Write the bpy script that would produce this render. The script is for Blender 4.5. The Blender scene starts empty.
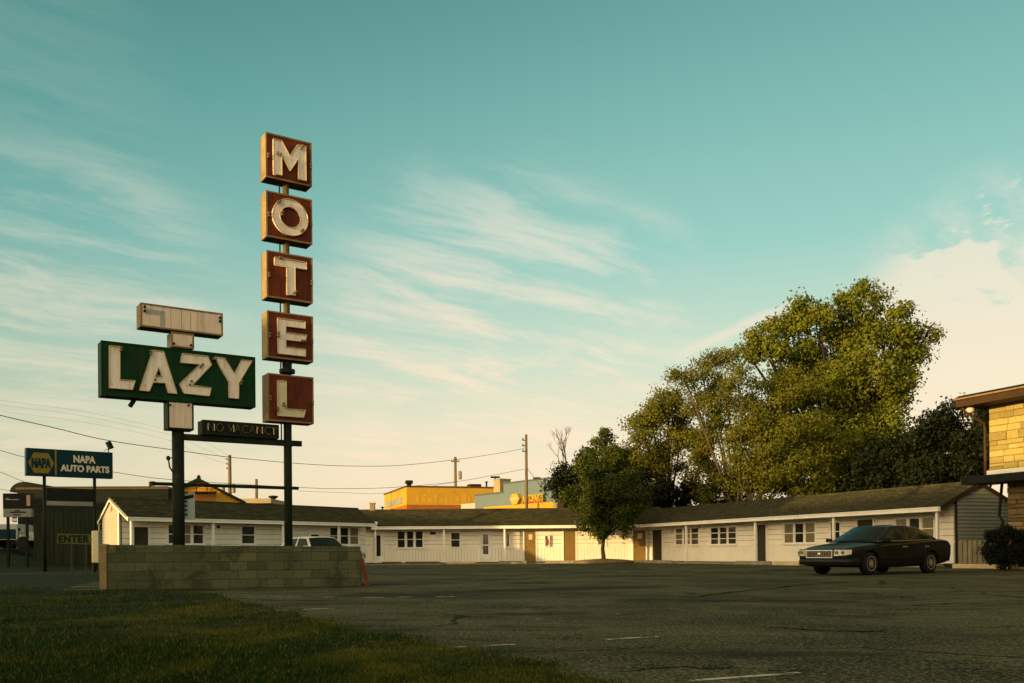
import bpy, bmesh, math, random
import numpy as np
from mathutils import Matrix, Vector
random.seed(7)
R = math.radians
sc = bpy.context.scene
COL = sc.collection

# ------------------------------------------------------------------ camera
F, CX, HZ, H = 920.0, 512.0, 552.0, 0.75
ROLL = 0.0080
cam_d = bpy.data.cameras.new('camera'); cam = bpy.data.objects.new('camera', cam_d); COL.objects.link(cam)
cam_d.sensor_width = 36.0; cam_d.lens = 36.0 * F / 1024; cam_d.shift_y = (HZ - 341.5) / 1024
cam_d.clip_end = 3000; cam_d.clip_start = 0.05
cam.location = (0, 0, H); cam.rotation_euler = (R(90), ROLL, 0)
sc.camera = cam

# ------------------------------------------------------------------ sun, sky, exposure
SUN_EL = R(6.3)
SX, SY = -0.79, -0.613
n_ = math.hypot(SX, SY); SX /= n_; SY /= n_
sun_vec = Vector((SX * math.cos(SUN_EL), SY * math.cos(SUN_EL), math.sin(SUN_EL)))
sl = bpy.data.lights.new('sun', 'SUN'); so = bpy.data.objects.new('sun', sl); COL.objects.link(so)
sl.energy = 5.0; sl.angle = R(0.6); sl.color = (1.0, 0.68, 0.27)
so.rotation_euler = sun_vec.to_track_quat('Z', 'Y').to_euler()
sc.view_settings.view_transform = 'Standard'; sc.view_settings.look = 'None'
sc.view_settings.exposure = 0.35; sc.view_settings.gamma = 1.0
try: sc.view_settings.use_curve_mapping = False
except Exception: pass
sc.cycles.use_denoising = True
sc.cycles.max_bounces = 6
sc.cycles.transparent_max_bounces = 12

W = bpy.data.worlds.new('World'); sc.world = W; W.use_nodes = True


class NT:
    """small node-tree helper"""
    def __init__(s, tree):
        s.t = tree; s.n = tree.nodes; s.l = tree.links
    def node(s, typ, **kw):
        n = s.n.new(typ)
        for k, v in kw.items(): setattr(n, k, v)
        return n
    def put(s, sock, v):
        if isinstance(v, bpy.types.NodeSocket): s.l.new(v, sock)
        elif v is not None:
            if hasattr(sock.default_value, '__len__') and not hasattr(v, '__len__'): v = (v,) * len(sock.default_value)
            if hasattr(v, '__len__') and len(v) == 3 and len(sock.default_value) == 4: v = (*v, 1)
            sock.default_value = v
    def math(s, op, a, b=None, c=None, clamp=False):
        n = s.node('ShaderNodeMath', operation=op, use_clamp=clamp)
        s.put(n.inputs[0], a)
        if b is not None: s.put(n.inputs[1], b)
        if c is not None: s.put(n.inputs[2], c)
        return n.outputs[0]
    def vmath(s, op, a, b=None, out=0):
        n = s.node('ShaderNodeVectorMath', operation=op)
        s.put(n.inputs[0], a)
        if b is not None: s.put(n.inputs[1], b)
        return n.outputs[out]
    def mix(s, fac, a, b, blend='MIX'):
        n = s.node('ShaderNodeMix', data_type='RGBA', blend_type=blend)
        s.put(n.inputs[0], fac); s.put(n.inputs[6], a); s.put(n.inputs[7], b)
        return n.outputs[2]
    def noise(s, vec, scale, detail=3, rough=0.55, dist=0.0):
        n = s.node('ShaderNodeTexNoise')
        if vec is not None: s.put(n.inputs['Vector'], vec)
        s.put(n.inputs['Scale'], scale); s.put(n.inputs['Detail'], detail)
        s.put(n.inputs['Roughness'], rough); s.put(n.inputs['Distortion'], dist)
        return n.outputs[0]
    def ramp(s, fac, pts, interp='LINEAR'):
        n = s.node('ShaderNodeValToRGB'); cr = n.color_ramp; cr.interpolation = interp
        while len(cr.elements) < len(pts): cr.elements.new(0.5)
        for e, (p, c) in zip(cr.elements, pts):
            e.position = p; e.color = (*c, 1) if len(c) == 3 else c
        s.put(n.inputs[0], fac)
        return n.outputs[0]
    def step(s, x, lo, hi):
        n = s.node('ShaderNodeMapRange', interpolation_type='SMOOTHSTEP')
        s.put(n.inputs[0], x); s.put(n.inputs[1], lo); s.put(n.inputs[2], hi)
        return n.outputs[0]
    def xyz(s, v):
        n = s.node('ShaderNodeSeparateXYZ'); s.put(n.inputs[0], v); return n.outputs
    def comb(s, x, y, z):
        n = s.node('ShaderNodeCombineXYZ'); s.put(n.inputs[0], x); s.put(n.inputs[1], y); s.put(n.inputs[2], z)
        return n.outputs[0]


def lin(r, g, b):
    f = lambda c: (c / 255 / 12.92) if c / 255 <= 0.04045 else ((c / 255 + 0.055) / 1.055) ** 2.4
    return (f(r), f(g), f(b))


def build_world():
    w = NT(W.node_tree); W.node_tree.nodes.clear()
    tc = w.node('ShaderNodeTexCoord').outputs['Generated']
    d = w.vmath('NORMALIZE', tc)
    x, y, z = w.xyz(d)
    sky = w.node('ShaderNodeTexSky', sky_type='NISHITA')
    sky.sun_disc = False; sky.sun_elevation = SUN_EL
    sky.sun_rotation = math.atan2(SX, SY); sky.altitude = 50; sky.air_density = 1.0
    sky.dust_density = 2.5; sky.ozone_density = 2.0
    # the teal evening air: zenith to horizon
    air = w.ramp(z, [(0.0, lin(240, 208, 172)), (0.06, lin(241, 219, 186)), (0.13, lin(228, 216, 188)),
                     (0.21, lin(196, 210, 190)), (0.31, lin(146, 194, 184)), (0.43, lin(116, 172, 165)), (0.55, lin(90, 144, 139)),
                     (0.72, lin(150, 140, 104)), (1.0, lin(160, 142, 98))])
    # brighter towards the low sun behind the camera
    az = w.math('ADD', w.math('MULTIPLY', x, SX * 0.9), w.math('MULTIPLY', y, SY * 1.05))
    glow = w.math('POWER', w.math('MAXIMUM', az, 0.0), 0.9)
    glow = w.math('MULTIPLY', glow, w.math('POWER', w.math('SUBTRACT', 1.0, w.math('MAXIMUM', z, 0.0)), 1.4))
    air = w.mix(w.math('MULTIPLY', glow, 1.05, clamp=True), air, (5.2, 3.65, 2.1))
    # slightly deeper blue to the far left, away from the pale right
    side = w.step(w.math('SUBTRACT', x, w.math('MULTIPLY', z, 0.9)), -1.02, -0.10)
    air = w.mix(w.math('MULTIPLY', w.math('MULTIPLY', w.math('SUBTRACT', 1.0, side), w.step(y, 0.2, 0.7)), 0.75), air, w.mix(1.0, air, (0.24, 0.52, 0.54), 'MULTIPLY'))
    # clouds on a high flat layer
    zz = w.math('ADD', w.math('MAXIMUM', z, 0.0), 0.10)
    lay = w.comb(w.math('DIVIDE', x, zz), w.math('DIVIDE', y, zz), 0.0)
    turn = w.node('ShaderNodeMapping'); turn.inputs['Rotation'].default_value = (0, 0, R(52)); w.put(turn.inputs['Vector'], lay)
    rot = w.node('ShaderNodeMapping'); rot.inputs['Scale'].default_value = (2.1, 0.62, 1)
    w.put(rot.inputs['Vector'], turn.outputs[0])
    warp = w.noise(lay, 0.9, 3)
    v2 = w.vmath('ADD', rot.outputs[0], w.comb(w.math('MULTIPLY', warp, 0.8), w.math('MULTIPLY', warp, 0.5), 0.0))
    wisps = w.noise(v2, 1.6, 10, 0.66, 0.25)
    big = w.noise(lay, 0.42, 4, 0.55, 0.3)
    def patch(px, py, lo, hi):
        v = Vector(((px - CX) / F, 1, (HZ - py) / F)).normalized()
        dt = w.vmath('DOT_PRODUCT', d, tuple(v), out=1)
        return w.step(dt, math.cos(R(lo)), math.cos(R(hi)))
    m = w.math('MULTIPLY', patch(500, 385, 15, 5), 1.0)
    for p, a in ((patch(70, 300, 11, 3), 0.6), (patch(1010, 340, 10, 3), 1.0), (patch(610, 305, 7, 2), 0.8), (patch(20, 100, 9, 2), 0.15)):
        m = w.math('MAXIMUM', m, w.math('MULTIPLY', p, a))
    dens = w.step(wisps, 0.41, 0.63)
    dens = w.math('MULTIPLY', dens, w.step(big, 0.22, 0.50))
    dens = w.math('MULTIPLY', dens, m, clamp=True)
    bankn = w.noise(w.vmath('MULTIPLY', d, (7, 7, 16)), 1.0, 6, 0.6, 0.4)
    bank = w.math('MULTIPLY', w.step(w.math('ADD', bankn, w.math('MULTIPLY', w.math('SUBTRACT', 0.27, z), 1.2)), 0.44, 0.52), patch(1040, 360, 11, 7.5), clamp=True)
    bank2 = w.math('MULTIPLY', w.step(w.noise(w.vmath('MULTIPLY', d, (3, 3, 20)), 1.0, 6, 0.6, 0.6), 0.42, 0.62),
                   w.math('MULTIPLY', w.step(z, 0.20, 0.10), 0.65), clamp=True)
    dens = w.math('MAXIMUM', dens, w.math('MAXIMUM', bank, bank2))
    # a straight fading contrail
    a = Vector(((690 - CX) / F, 1, (HZ - 352) / F)).normalized(); b = Vector(((765 - CX) / F, 1, (HZ - 320) / F)).normalized()
    nn = a.cross(b).normalized()
    off = w.math('ABSOLUTE', w.vmath('DOT_PRODUCT', d, tuple(nn), out=1))
    off = w.math('ADD', off, w.math('MULTIPLY', w.math('SUBTRACT', w.noise(d, 30, 3), 0.5), 0.008))
    trail = w.math('MULTIPLY', w.step(off, 0.010, 0.001), patch(735, 335, 5.0, 2.0))
    dens = w.math('MAXIMUM', dens, w.math('MULTIPLY', trail, 0.7))
    cl = w.mix(w.step(z, 0.10, 0.45), lin(246, 218, 190), lin(214, 216, 200))
    air = w.mix(w.math('MULTIPLY', dens, 0.86), air, cl)
    ground_dark = w.step(z, -0.02, 0.0)
    air = w.mix(ground_dark, (0.05, 0.055, 0.04), air)
    tint = w.mix(1.0, sky.outputs[0], (0.75, 0.8, 0.5), 'MULTIPLY')
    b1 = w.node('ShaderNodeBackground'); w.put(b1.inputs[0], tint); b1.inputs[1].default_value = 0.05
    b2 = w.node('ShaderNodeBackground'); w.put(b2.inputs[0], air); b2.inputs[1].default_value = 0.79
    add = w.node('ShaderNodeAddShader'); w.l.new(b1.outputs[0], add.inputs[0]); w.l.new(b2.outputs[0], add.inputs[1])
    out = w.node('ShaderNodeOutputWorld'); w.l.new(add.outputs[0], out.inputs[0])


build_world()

# ------------------------------------------------------------------ helpers: pixels of the photo to places
CR, SR = math.cos(ROLL), math.sin(ROLL)
def ray(px, py):
    dx, dz = px - CX, HZ - py
    return Vector(((dx * CR + dz * SR) / F, 1.0, (-dx * SR + dz * CR) / F))
def at(px, py, d):
    return Vector((0, 0, H)) + ray(px, py) * d
def gx(px, d):                       # ground-plan X of an image column at depth d
    return ray(px, HZ)[0] * d
def frame(origin, xdir):
    a = Vector((xdir[0], xdir[1], 0)).normalized(); b = Vector((-a.y, a.x, 0)); o = Vector(origin)
    return Matrix(((a.x, b.x, 0, o.x), (a.y, b.y, 0, o.y), (0, 0, 1, o.z if len(origin) > 2 else 0), (0, 0, 0, 1)))
def onp(M, px, py, y0=0.0):          # where the sight line of a pixel meets the local plane y = y0
    Mi = M.inverted(); o = Mi @ Vector((0, 0, H)); d = Mi.to_3x3() @ ray(px, py)
    t = (y0 - o.y) / d.y
    p = o + d * t
    return p.x, p.z

def ground_z(x, y):
    if y < 30: return 0.0
    sm = lambda v, a, b: (lambda t: t * t * (3 - 2 * t))(min(1, max(0, (v - a) / (b - a))))
    return 1.35 * sm(-x / y, 0.47, 0.54) * sm(y, 44, 66)

# ------------------------------------------------------------------ helpers: meshes and objects
class MB:
    def __init__(s): s.v = []; s.f = []
    def add(s, vs, fs):
        o = len(s.v); s.v += [tuple(v) for v in vs]; s.f += [tuple(i + o for i in f) for f in fs]; return s
    def box(s, x0, x1, y0, y1, z0, z1, M=None):
        vs = [Vector(p) for p in ((x0,y0,z0),(x1,y0,z0),(x1,y1,z0),(x0,y1,z0),(x0,y0,z1),(x1,y0,z1),(x1,y1,z1),(x0,y1,z1))]
        if M: vs = [M @ v for v in vs]
        return s.add(vs, [(3,2,1,0),(4,5,6,7),(0,1,5,4),(1,2,6,5),(2,3,7,6),(3,0,4,7)])
    def prism(s, poly, y0, y1):      # polygon in x,z (counter-clockwise seen from -y) pushed along y
        n = len(poly)
        vs = [(p[0], y0, p[1]) for p in poly] + [(p[0], y1, p[1]) for p in poly]
        return s.add(vs, [tuple(range(n)), tuple(range(2 * n - 1, n - 1, -1))] + [(i, i + n, (i + 1) % n + n, (i + 1) % n) for i in range(n)])
    def prismz(s, poly, z0, z1):
        n = len(poly)
        vs = [(p[0], p[1], z0) for p in poly] + [(p[0], p[1], z1) for p in poly]
        return s.add(vs, [tuple(range(n - 1, -1, -1)), tuple(range(n, 2 * n))] + [(i, (i + 1) % n, (i + 1) % n + n, i + n) for i in range(n)])
    def tube(s, pts, r, n=8, r1=None, cap=True):
        pts = [Vector(p) for p in pts]; k = len(pts); r1 = r if r1 is None else r1
        ref = Vector((0.31, 0.17, 0.93)); vs = []
        for i, p in enumerate(pts):
            t = (pts[min(i + 1, k - 1)] - pts[max(i - 1, 0)]).normalized()
            q = ref if abs(t.dot(ref)) < 0.9 else Vector((1, 0, 0))
            u = t.cross(q).normalized(); w = t.cross(u); rr = r + (r1 - r) * i / max(1, k - 1)
            for j in range(n):
                a = 2 * math.pi * j / n
                vs.append(p + (u * math.cos(a) + w * math.sin(a)) * rr)
        fs = [(i*n+j, i*n+(j+1)%n, (i+1)*n+(j+1)%n, (i+1)*n+j) for i in range(k-1) for j in range(n)]
        if cap: fs += [tuple(range(n-1, -1, -1)), tuple(range((k-1)*n, k*n))]
        return s.add(vs, fs)
    def lathe(s, prof, c=(0,0,0), n=20, axis='z'):
        vs = []
        for (r, h) in prof:
            for j in range(n):
                a = 2*math.pi*j/n; p = (r*math.cos(a), r*math.sin(a), h)
                if axis == 'y': p = (p[0], p[2], p[1])
                if axis == 'x': p = (p[2], p[0], p[1])
                vs.append((p[0]+c[0], p[1]+c[1], p[2]+c[2]))
        k = len(prof)
        fs = [(i*n+j, i*n+(j+1)%n, (i+1)*n+(j+1)%n, (i+1)*n+j) for i in range(k-1) for j in range(n)]
        fs += [tuple(range(n-1,-1,-1)), tuple(range((k-1)*n, k*n))]
        return s.add(vs, fs)
    def mesh(s, name, smooth=False):
        me = bpy.data.meshes.new(name); me.from_pydata(s.v, [], s.f); me.update()
        bm = bmesh.new(); bm.from_mesh(me); bmesh.ops.recalc_face_normals(bm, faces=bm.faces); bm.to_mesh(me); bm.free()
        if smooth:
            me.polygons.foreach_set('use_smooth', [True] * len(me.polygons))
        return me
    def build(s, name, mt, parent=None, M=None, smooth=False, bevel=0):
        return link(name, s.mesh(name, smooth), mt, parent, M, bevel)

def wm(o):
    m = o.matrix_basis.copy(); p = o.parent
    while p: m = p.matrix_basis @ m; p = p.parent
    return m
def link(name, me, mt, parent=None, M=None, bevel=0):
    o = bpy.data.objects.new(name, me); COL.objects.link(o)
    if mt and not me.materials: me.materials.append(mt)
    M = M or Matrix.Identity(4)
    if parent: o.parent = parent; o.matrix_basis = wm(parent).inverted() @ M
    else: o.matrix_basis = M
    if bevel:
        b = o.modifiers.new('bevel', 'BEVEL'); b.width = bevel; b.segments = 2; b.limit_method = 'ANGLE'
    return o
def tag(o, label=None, cat=None, group=None, kind=None):
    if label: o['label'] = label
    if cat: o['category'] = cat
    if group: o['group'] = group
    if kind: o['kind'] = kind
    return o
def thing(name, label, cat, M, group=None):
    o = bpy.data.objects.new(name, None); COL.objects.link(o); o.empty_display_size = 0.2
    o.matrix_basis = M if isinstance(M, Matrix) else Matrix.Translation(M)
    return tag(o, label, cat, group)
def copy_tree(o, parent=None):
    c = o.copy(); COL.objects.link(c); c.parent = parent
    for ch in list(o.children): copy_tree(ch, c)
    return c
def loc_center(me):                  # put a world-space mesh's origin at its base
    co = np.empty(len(me.vertices)*3); me.vertices.foreach_get('co', co); co = co.reshape(-1, 3)
    c = co.mean(0); c[2] = co[:, 2].min()
    co -= c; me.vertices.foreach_set('co', co.ravel()); me.update()
    return Matrix.Translation(Vector(c))
def wlink(name, mb, mt, parent=None, smooth=False):
    me = mb.mesh(name, smooth); M = loc_center(me)
    return link(name, me, mt, parent, M)

def dg_mesh(ob, name):
    COL.objects.link(ob); dg = bpy.context.evaluated_depsgraph_get()
    me = bpy.data.meshes.new_from_object(ob.evaluated_get(dg)); me.name = name
    COL.objects.unlink(ob); bpy.data.objects.remove(ob)
    return me
def xz_mesh(me):                     # lay a flat x,y mesh into the x,z plane, facing -y
    co = np.empty(len(me.vertices)*3); me.vertices.foreach_get('co', co); co = co.reshape(-1, 3)
    co = np.stack([co[:, 0], -co[:, 2], co[:, 1]], 1); me.vertices.foreach_set('co', co.ravel()); me.update(); return me
def outline_mesh(name, loops, ext):  # filled outline with holes, in the x,z plane
    c = bpy.data.curves.new(name, 'CURVE'); c.dimensions = '2D'; c.fill_mode = 'BOTH'; c.extrude = ext
    for lp in loops:
        sp = c.splines.new('POLY'); sp.points.add(len(lp) - 1); sp.use_cyclic_u = True
        for p, q in zip(sp.points, lp): p.co = (q[0], q[1], 0, 1)
    me = xz_mesh(dg_mesh(bpy.data.objects.new(name, c), name)); me.materials.clear(); return me
def tube_mesh(name, loops, r, y):
    mb = MB()
    for lp in loops:
        pts = [(p[0], y, p[1]) for p in lp] + [(lp[0][0], y, lp[0][1])]
        for a, b in zip(pts[:-1], pts[1:]): mb.tube([a, b], r, 5)
    return mb.mesh(name)
def text_mesh(name, s, x0, x1, z0, z1, ext=0.01, off=0.0, space=1.0):
    c = bpy.data.curves.new(name, 'FONT'); c.body = s; c.extrude = ext; c.offset = off; c.space_character = space; c.resolution_u = 4
    me = xz_mesh(dg_mesh(bpy.data.objects.new(name, c), name)); me.materials.clear()
    co = np.empty(len(me.vertices)*3); me.vertices.foreach_get('co', co); co = co.reshape(-1, 3)
    lo, hi = co.min(0), co.max(0)
    co[:, 0] = x0 + (co[:, 0]-lo[0])/(hi[0]-lo[0])*(x1-x0)
    co[:, 2] = z0 + (co[:, 2]-lo[2])/(hi[2]-lo[2])*(z1-z0)
    me.vertices.foreach_set('co', co.ravel()); me.update(); return me

# ------------------------------------------------------------------ materials
MATS = {}
def mat(name, col, rough=0.7, var=0.25, scale=3.0, bump=0.0, metal=0.0, spec=0.10, stain=None, stain_amt=0.5, stretch=None, coat=0.0):
    if name in MATS: return MATS[name]
    m = bpy.data.materials.new(name); m.use_nodes = True; t = NT(m.node_tree); bs = m.node_tree.nodes['Principled BSDF']
    tc = t.node('ShaderNodeTexCoord').outputs['Object']
    if stretch: tc = t.vmath('MULTIPLY', tc, stretch)
    n1 = t.noise(tc, scale, 5, 0.6); n2 = t.noise(tc, scale*6.3, 3, 0.6)
    f = t.math('ADD', t.math('MULTIPLY', n1, 0.65), t.math('MULTIPLY', n2, 0.35))
    f = t.step(f, 0.3, 0.7)
    lo = tuple(c*(1-var) for c in col); hi = tuple(min(1, c*(1+var)) for c in col)
    c = t.mix(f, lo, hi)
    if stain:
        g = t.math('MULTIPLY', t.step(t.noise(tc, scale*0.9+0.37, 6, 0.68, 0.5), 0.52, 0.68), stain_amt)
        c = t.mix(g, c, stain)
    t.put(bs.inputs['Base Color'], c)
    t.put(bs.inputs['Roughness'], t.math('ADD', t.math('MULTIPLY', n2, 0.16), rough-0.08, clamp=True))
    bs.inputs['Metallic'].default_value = metal; bs.inputs['Specular IOR Level'].default_value = spec
    bs.inputs['Coat Weight'].default_value = coat; bs.inputs['Coat Roughness'].default_value = 0.05
    if bump:
        b = t.node('ShaderNodeBump'); b.inputs['Strength'].default_value = 0.6; b.inputs['Distance'].default_value = bump
        t.put(b.inputs['Height'], f); t.put(bs.inputs['Normal'], b.outputs[0])
    MATS[name] = m; return m

def brick_mat(name, c1, c2, mortar, bw, bh, msize, axes='xz', var=0.35, rough=0.9, bump=0.012, offset=0.5, stain=None, squash=None):
    m = bpy.data.materials.new(name); m.use_nodes = True; t = NT(m.node_tree); bs = m.node_tree.nodes['Principled BSDF']
    tc = t.node('ShaderNodeTexCoord').outputs['Object']; x, y, z = t.xyz(tc)
    v = t.comb(x, z, 0.0) if axes == 'xz' else (t.comb(y, z, 0.0) if axes == 'yz' else tc)
    if axes == 'xyz': v = t.comb(t.math('ADD', x, y), z, 0.0)
    wob = t.noise(tc, 2.2, 3); v = t.vmath('ADD', v, t.comb(t.math('MULTIPLY', wob, 0.02), t.math('MULTIPLY', wob, 0.02), 0.0))
    b = t.node('ShaderNodeTexBrick'); t.put(b.inputs['Vector'], v); b.offset = offset
    if squash: b.squash = squash[0]; b.squash_frequency = squash[1]
    t.put(b.inputs['Color1'], c1); t.put(b.inputs['Color2'], c2); t.put(b.inputs['Mortar'], mortar)
    b.inputs['Scale'].default_value = 1.0; b.inputs['Mortar Size'].default_value = msize; b.inputs['Mortar Smooth'].default_value = 0.3
    b.inputs['Brick Width'].default_value = bw; b.inputs['Row Height'].default_value = bh; b.inputs['Bias'].default_value = 0.0
    n1 = t.noise(tc, 1.4, 6, 0.65); n2 = t.noise(tc, 14, 4, 0.6)
    k = t.math('ADD', t.math('MULTIPLY', t.math('ADD', n1, n2), var), 1 - var)
    c = t.mix(1.0, b.outputs['Color'], t.comb(k, k, k), 'MULTIPLY')
    if stain:
        c = t.mix(t.math('MULTIPLY', t.step(t.noise(tc, 1.7, 6, 0.7, 0.6), 0.52, 0.66), 0.75), c, stain)
    t.put(bs.inputs['Base Color'], c); bs.inputs['Roughness'].default_value = rough; bs.inputs['Specular IOR Level'].default_value = 0.2
    bp = t.node('ShaderNodeBump'); bp.inputs['Strength'].default_value = 0.8; bp.inputs['Distance'].default_value = bump
    hgt = t.math('ADD', t.math('MULTIPLY', t.math('SUBTRACT', 1.0, b.outputs['Fac']), 0.8), t.math('MULTIPLY', n2, 0.5))
    t.put(bp.inputs['Height'], hgt); t.put(bs.inputs['Normal'], bp.outputs[0])
    MATS[name] = m; return m

def leaf_mat(name, c1, c2, c3, trans=0.3):
    m = bpy.data.materials.new(name); m.use_nodes = True; t = NT(m.node_tree); m.node_tree.nodes.clear()
    tc = t.node('ShaderNodeTexCoord').outputs['Object']
    c = t.mix(t.step(t.noise(tc, 0.55, 4, 0.6), 0.35, 0.65), c1, c2)
    c = t.mix(t.math('MULTIPLY', t.step(t.noise(tc, 6.0, 2), 0.5, 0.75), 0.7), c, c3)
    p = t.node('ShaderNodeBsdfPrincipled'); t.put(p.inputs['Base Color'], c); p.inputs['Roughness'].default_value = 0.6
    p.inputs['Specular IOR Level'].default_value = 0.15
    tr = t.node('ShaderNodeBsdfTranslucent'); t.put(tr.inputs[0], t.mix(1.0, c, (1.3, 1.35, 0.6), 'MULTIPLY'))
    mx = t.node('ShaderNodeMixShader'); mx.inputs[0].default_value = trans
    t.l.new(p.outputs[0], mx.inputs[1]); t.l.new(tr.outputs[0], mx.inputs[2])
    o = t.node('ShaderNodeOutputMaterial'); t.l.new(mx.outputs[0], o.inputs[0]); return m

def asphalt_mat():
    m = bpy.data.materials.new('asphalt'); m.use_nodes = True; t = NT(m.node_tree); bs = m.node_tree.nodes['Principled BSDF']
    tc = t.node('ShaderNodeTexCoord').outputs['Object']
    big = t.noise(t.vmath('MULTIPLY', tc, (0.8, 1.0, 1)), 0.33, 6, 0.66, 0.4)
    mid = t.noise(t.vmath('MULTIPLY', tc, (0.6, 1.5, 1)), 1.3, 6, 0.68, 0.4)
    fine = t.noise(tc, 30, 6, 0.8); speck = t.node('ShaderNodeTexVoronoi'); t.put(speck.inputs['Vector'], tc); speck.inputs['Scale'].default_value = 34
    c = t.mix(t.step(big, 0.38, 0.60), (0.020, 0.025, 0.011), (0.080, 0.077, 0.037))
    c = t.mix(t.math('MULTIPLY', t.step(mid, 0.52, 0.62), 0.8), c, (0.008, 0.013, 0.006))
    c = t.mix(t.math('MULTIPLY', t.step(t.noise(t.vmath('ADD', tc, (31, 9, 0)), 0.55, 7, 0.72, 0.8), 0.56, 0.64), 0.75), c, (0.125, 0.115, 0.060))
    worn = t.math('ADD', t.noise(t.vmath('MULTIPLY', tc, (0.55, 1.0, 1)), 0.42, 5, 0.6, 0.3), t.math('MULTIPLY', t.math('SUBTRACT', fine, 0.5), 0.30))
    c = t.mix(t.math('MULTIPLY', t.step(worn, 0.54, 0.63), 0.85), c, (0.011, 0.015, 0.007))
    g = t.math('MULTIPLY', t.step(fine, 0.50, 0.62), t.math('SUBTRACT', 0.85, t.math('MULTIPLY', t.step(worn, 0.54, 0.63), 0.6)))
    c = t.mix(g, c, (0.26, 0.235, 0.15))
    c = t.mix(t.math('MULTIPLY', t.step(fine, 0.49, 0.38), 0.9), c, (0.010, 0.02, 0.015))
    cv = t.node('ShaderNodeTexVoronoi', feature='DISTANCE_TO_EDGE'); cv.inputs['Scale'].default_value = 0.23
    t.put(cv.inputs['Vector'], t.vmath('ADD', tc, t.comb(t.noise(tc, 0.8, 5), t.noise(t.vmath('ADD', tc, (7, 3, 0)), 0.8, 5), 0.0)))
    crack = t.math('MULTIPLY', t.step(cv.outputs['Distance'], 0.012, 0.003), t.step(t.noise(tc, 0.17, 3), 0.46, 0.6))
    c = t.mix(t.math('MULTIPLY', crack, 0.9), c, (0.010, 0.012, 0.009))
    t.put(bs.inputs['Base Color'], c); bs.inputs['Roughness'].default_value = 0.95; bs.inputs['Specular IOR Level'].default_value = 0.06
    bp = t.node('ShaderNodeBump'); bp.inputs['Strength'].default_value = 0.9; bp.inputs['Distance'].default_value = 0.012
    t.put(bp.inputs['Height'], t.math('ADD', fine, t.math('MULTIPLY', t.math('ADD', mid, t.math('MULTIPLY', crack, -1.0)), 0.8))); t.put(bs.inputs['Normal'], bp.outputs[0])
    return m

def paint_mat():
    m = bpy.data.materials.new('worn_line_paint'); m.use_nodes = True; t = NT(m.node_tree); m.node_tree.nodes.clear()
    tc = t.node('ShaderNodeTexCoord').outputs['Object']
    n = t.noise(tc, 2.3, 6, 0.75); f = t.step(t.math('ADD', n, t.math('MULTIPLY', t.noise(tc, 40, 3), 0.25)), 0.56, 0.70)
    d = t.node('ShaderNodeBsdfDiffuse'); d.inputs[0].default_value = (0.46, 0.45, 0.37, 1)
    tr = t.node('ShaderNodeBsdfTransparent'); mx = t.node('ShaderNodeMixShader'); t.put(mx.inputs[0], f)
    t.l.new(tr.outputs[0], mx.inputs[1]); t.l.new(d.outputs[0], mx.inputs[2])
    o = t.node('ShaderNodeOutputMaterial'); t.l.new(mx.outputs[0], o.inputs[0]); return m

M_asph = asphalt_mat(); M_line = paint_mat()
M_soil = mat('soil_and_turf', (0.009, 0.018, 0.005), 0.95, 0.5, 0.6, bump=0.03)
M_white = mat('white_painted_wood', (0.80, 0.76, 0.67), 0.65, 0.07, 1.2, stain=(0.52, 0.46, 0.34), stain_amt=0.35)
M_wall_white = mat('white_wall_boards', (0.82, 0.76, 0.63), 0.7, 0.08, 0.7, stain=(0.66, 0.59, 0.46), stain_amt=0.4, stretch=(1, 1, 0.5))
M_backing = mat('gap_shade_backing', (0.14, 0.125, 0.09), 0.9, 0.2, 2)  # backing darkened so the gaps between wall boards look shaded
M_vinyl = mat('cream_siding', (0.44, 0.38, 0.31), 0.6, 0.08, 1.0)
M_glass = mat('dark_window_glass', (0.012, 0.014, 0.012), 0.10, 0.3, 1.0, spec=0.5)
M_blind = mat('curtained_window_glass', (0.16, 0.13, 0.055), 0.25, 0.35, 1.3, spec=0.5, stretch=(6, 1, 0.5))
M_door_o = mat('ochre_door_paint', (0.20, 0.125, 0.035), 0.55, 0.12, 1.5)
M_door_d = mat('dark_olive_door_paint', (0.040, 0.038, 0.018), 0.55, 0.15, 1.5)
M_conc = mat('weathered_concrete', (0.25, 0.22, 0.15), 0.9, 0.35, 2.5, bump=0.006, stain=(0.08, 0.08, 0.05))
M_shing = brick_mat('brown_shingles', (0.030, 0.031, 0.014), (0.078, 0.062, 0.025), (0.012, 0.013, 0.007), 0.32, 0.14, 0.012, 'xy', 0.5, 0.95, 0.01, stain=(0.022, 0.028, 0.013))
M_block = brick_mat('grey_concrete_blocks', (0.052, 0.060, 0.030), (0.098, 0.102, 0.053), (0.036, 0.040, 0.022), 0.40, 0.2, 0.007, 'xz', 0.5, 0.95, 0.008, stain=(0.026, 0.030, 0.018))
M_stone = brick_mat('tan_ashlar_stone', (0.44, 0.31, 0.13), (0.60, 0.44, 0.20), (0.20, 0.145, 0.07), 0.72, 0.27, 0.014, 'xz', 0.30, 0.9, 0.025, offset=0.37, squash=(0.62, 2))
M_brick = brick_mat('brown_bricks', (0.14, 0.07, 0.045), (0.19, 0.10, 0.06), (0.2, 0.18, 0.15), 0.22, 0.075, 0.008, 'xyz')
M_bark = mat('bark', (0.075, 0.055, 0.032), 0.95, 0.4, 4, bump=0.02, stretch=(1, 1, 0.25))
M_bark_d = mat('dark_bark', (0.03, 0.024, 0.015), 0.95, 0.4, 4, bump=0.02, stretch=(1, 1, 0.25))
M_steel = mat('black_green_painted_steel', (0.010, 0.016, 0.008), 0.55, 0.35, 2.0, stain=(0.06, 0.035, 0.015), stain_amt=0.5)
M_pole = mat('ochre_weathered_steel', (0.11, 0.08, 0.025), 0.6, 0.3, 2.0, stain=(0.05, 0.03, 0.012))
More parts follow.
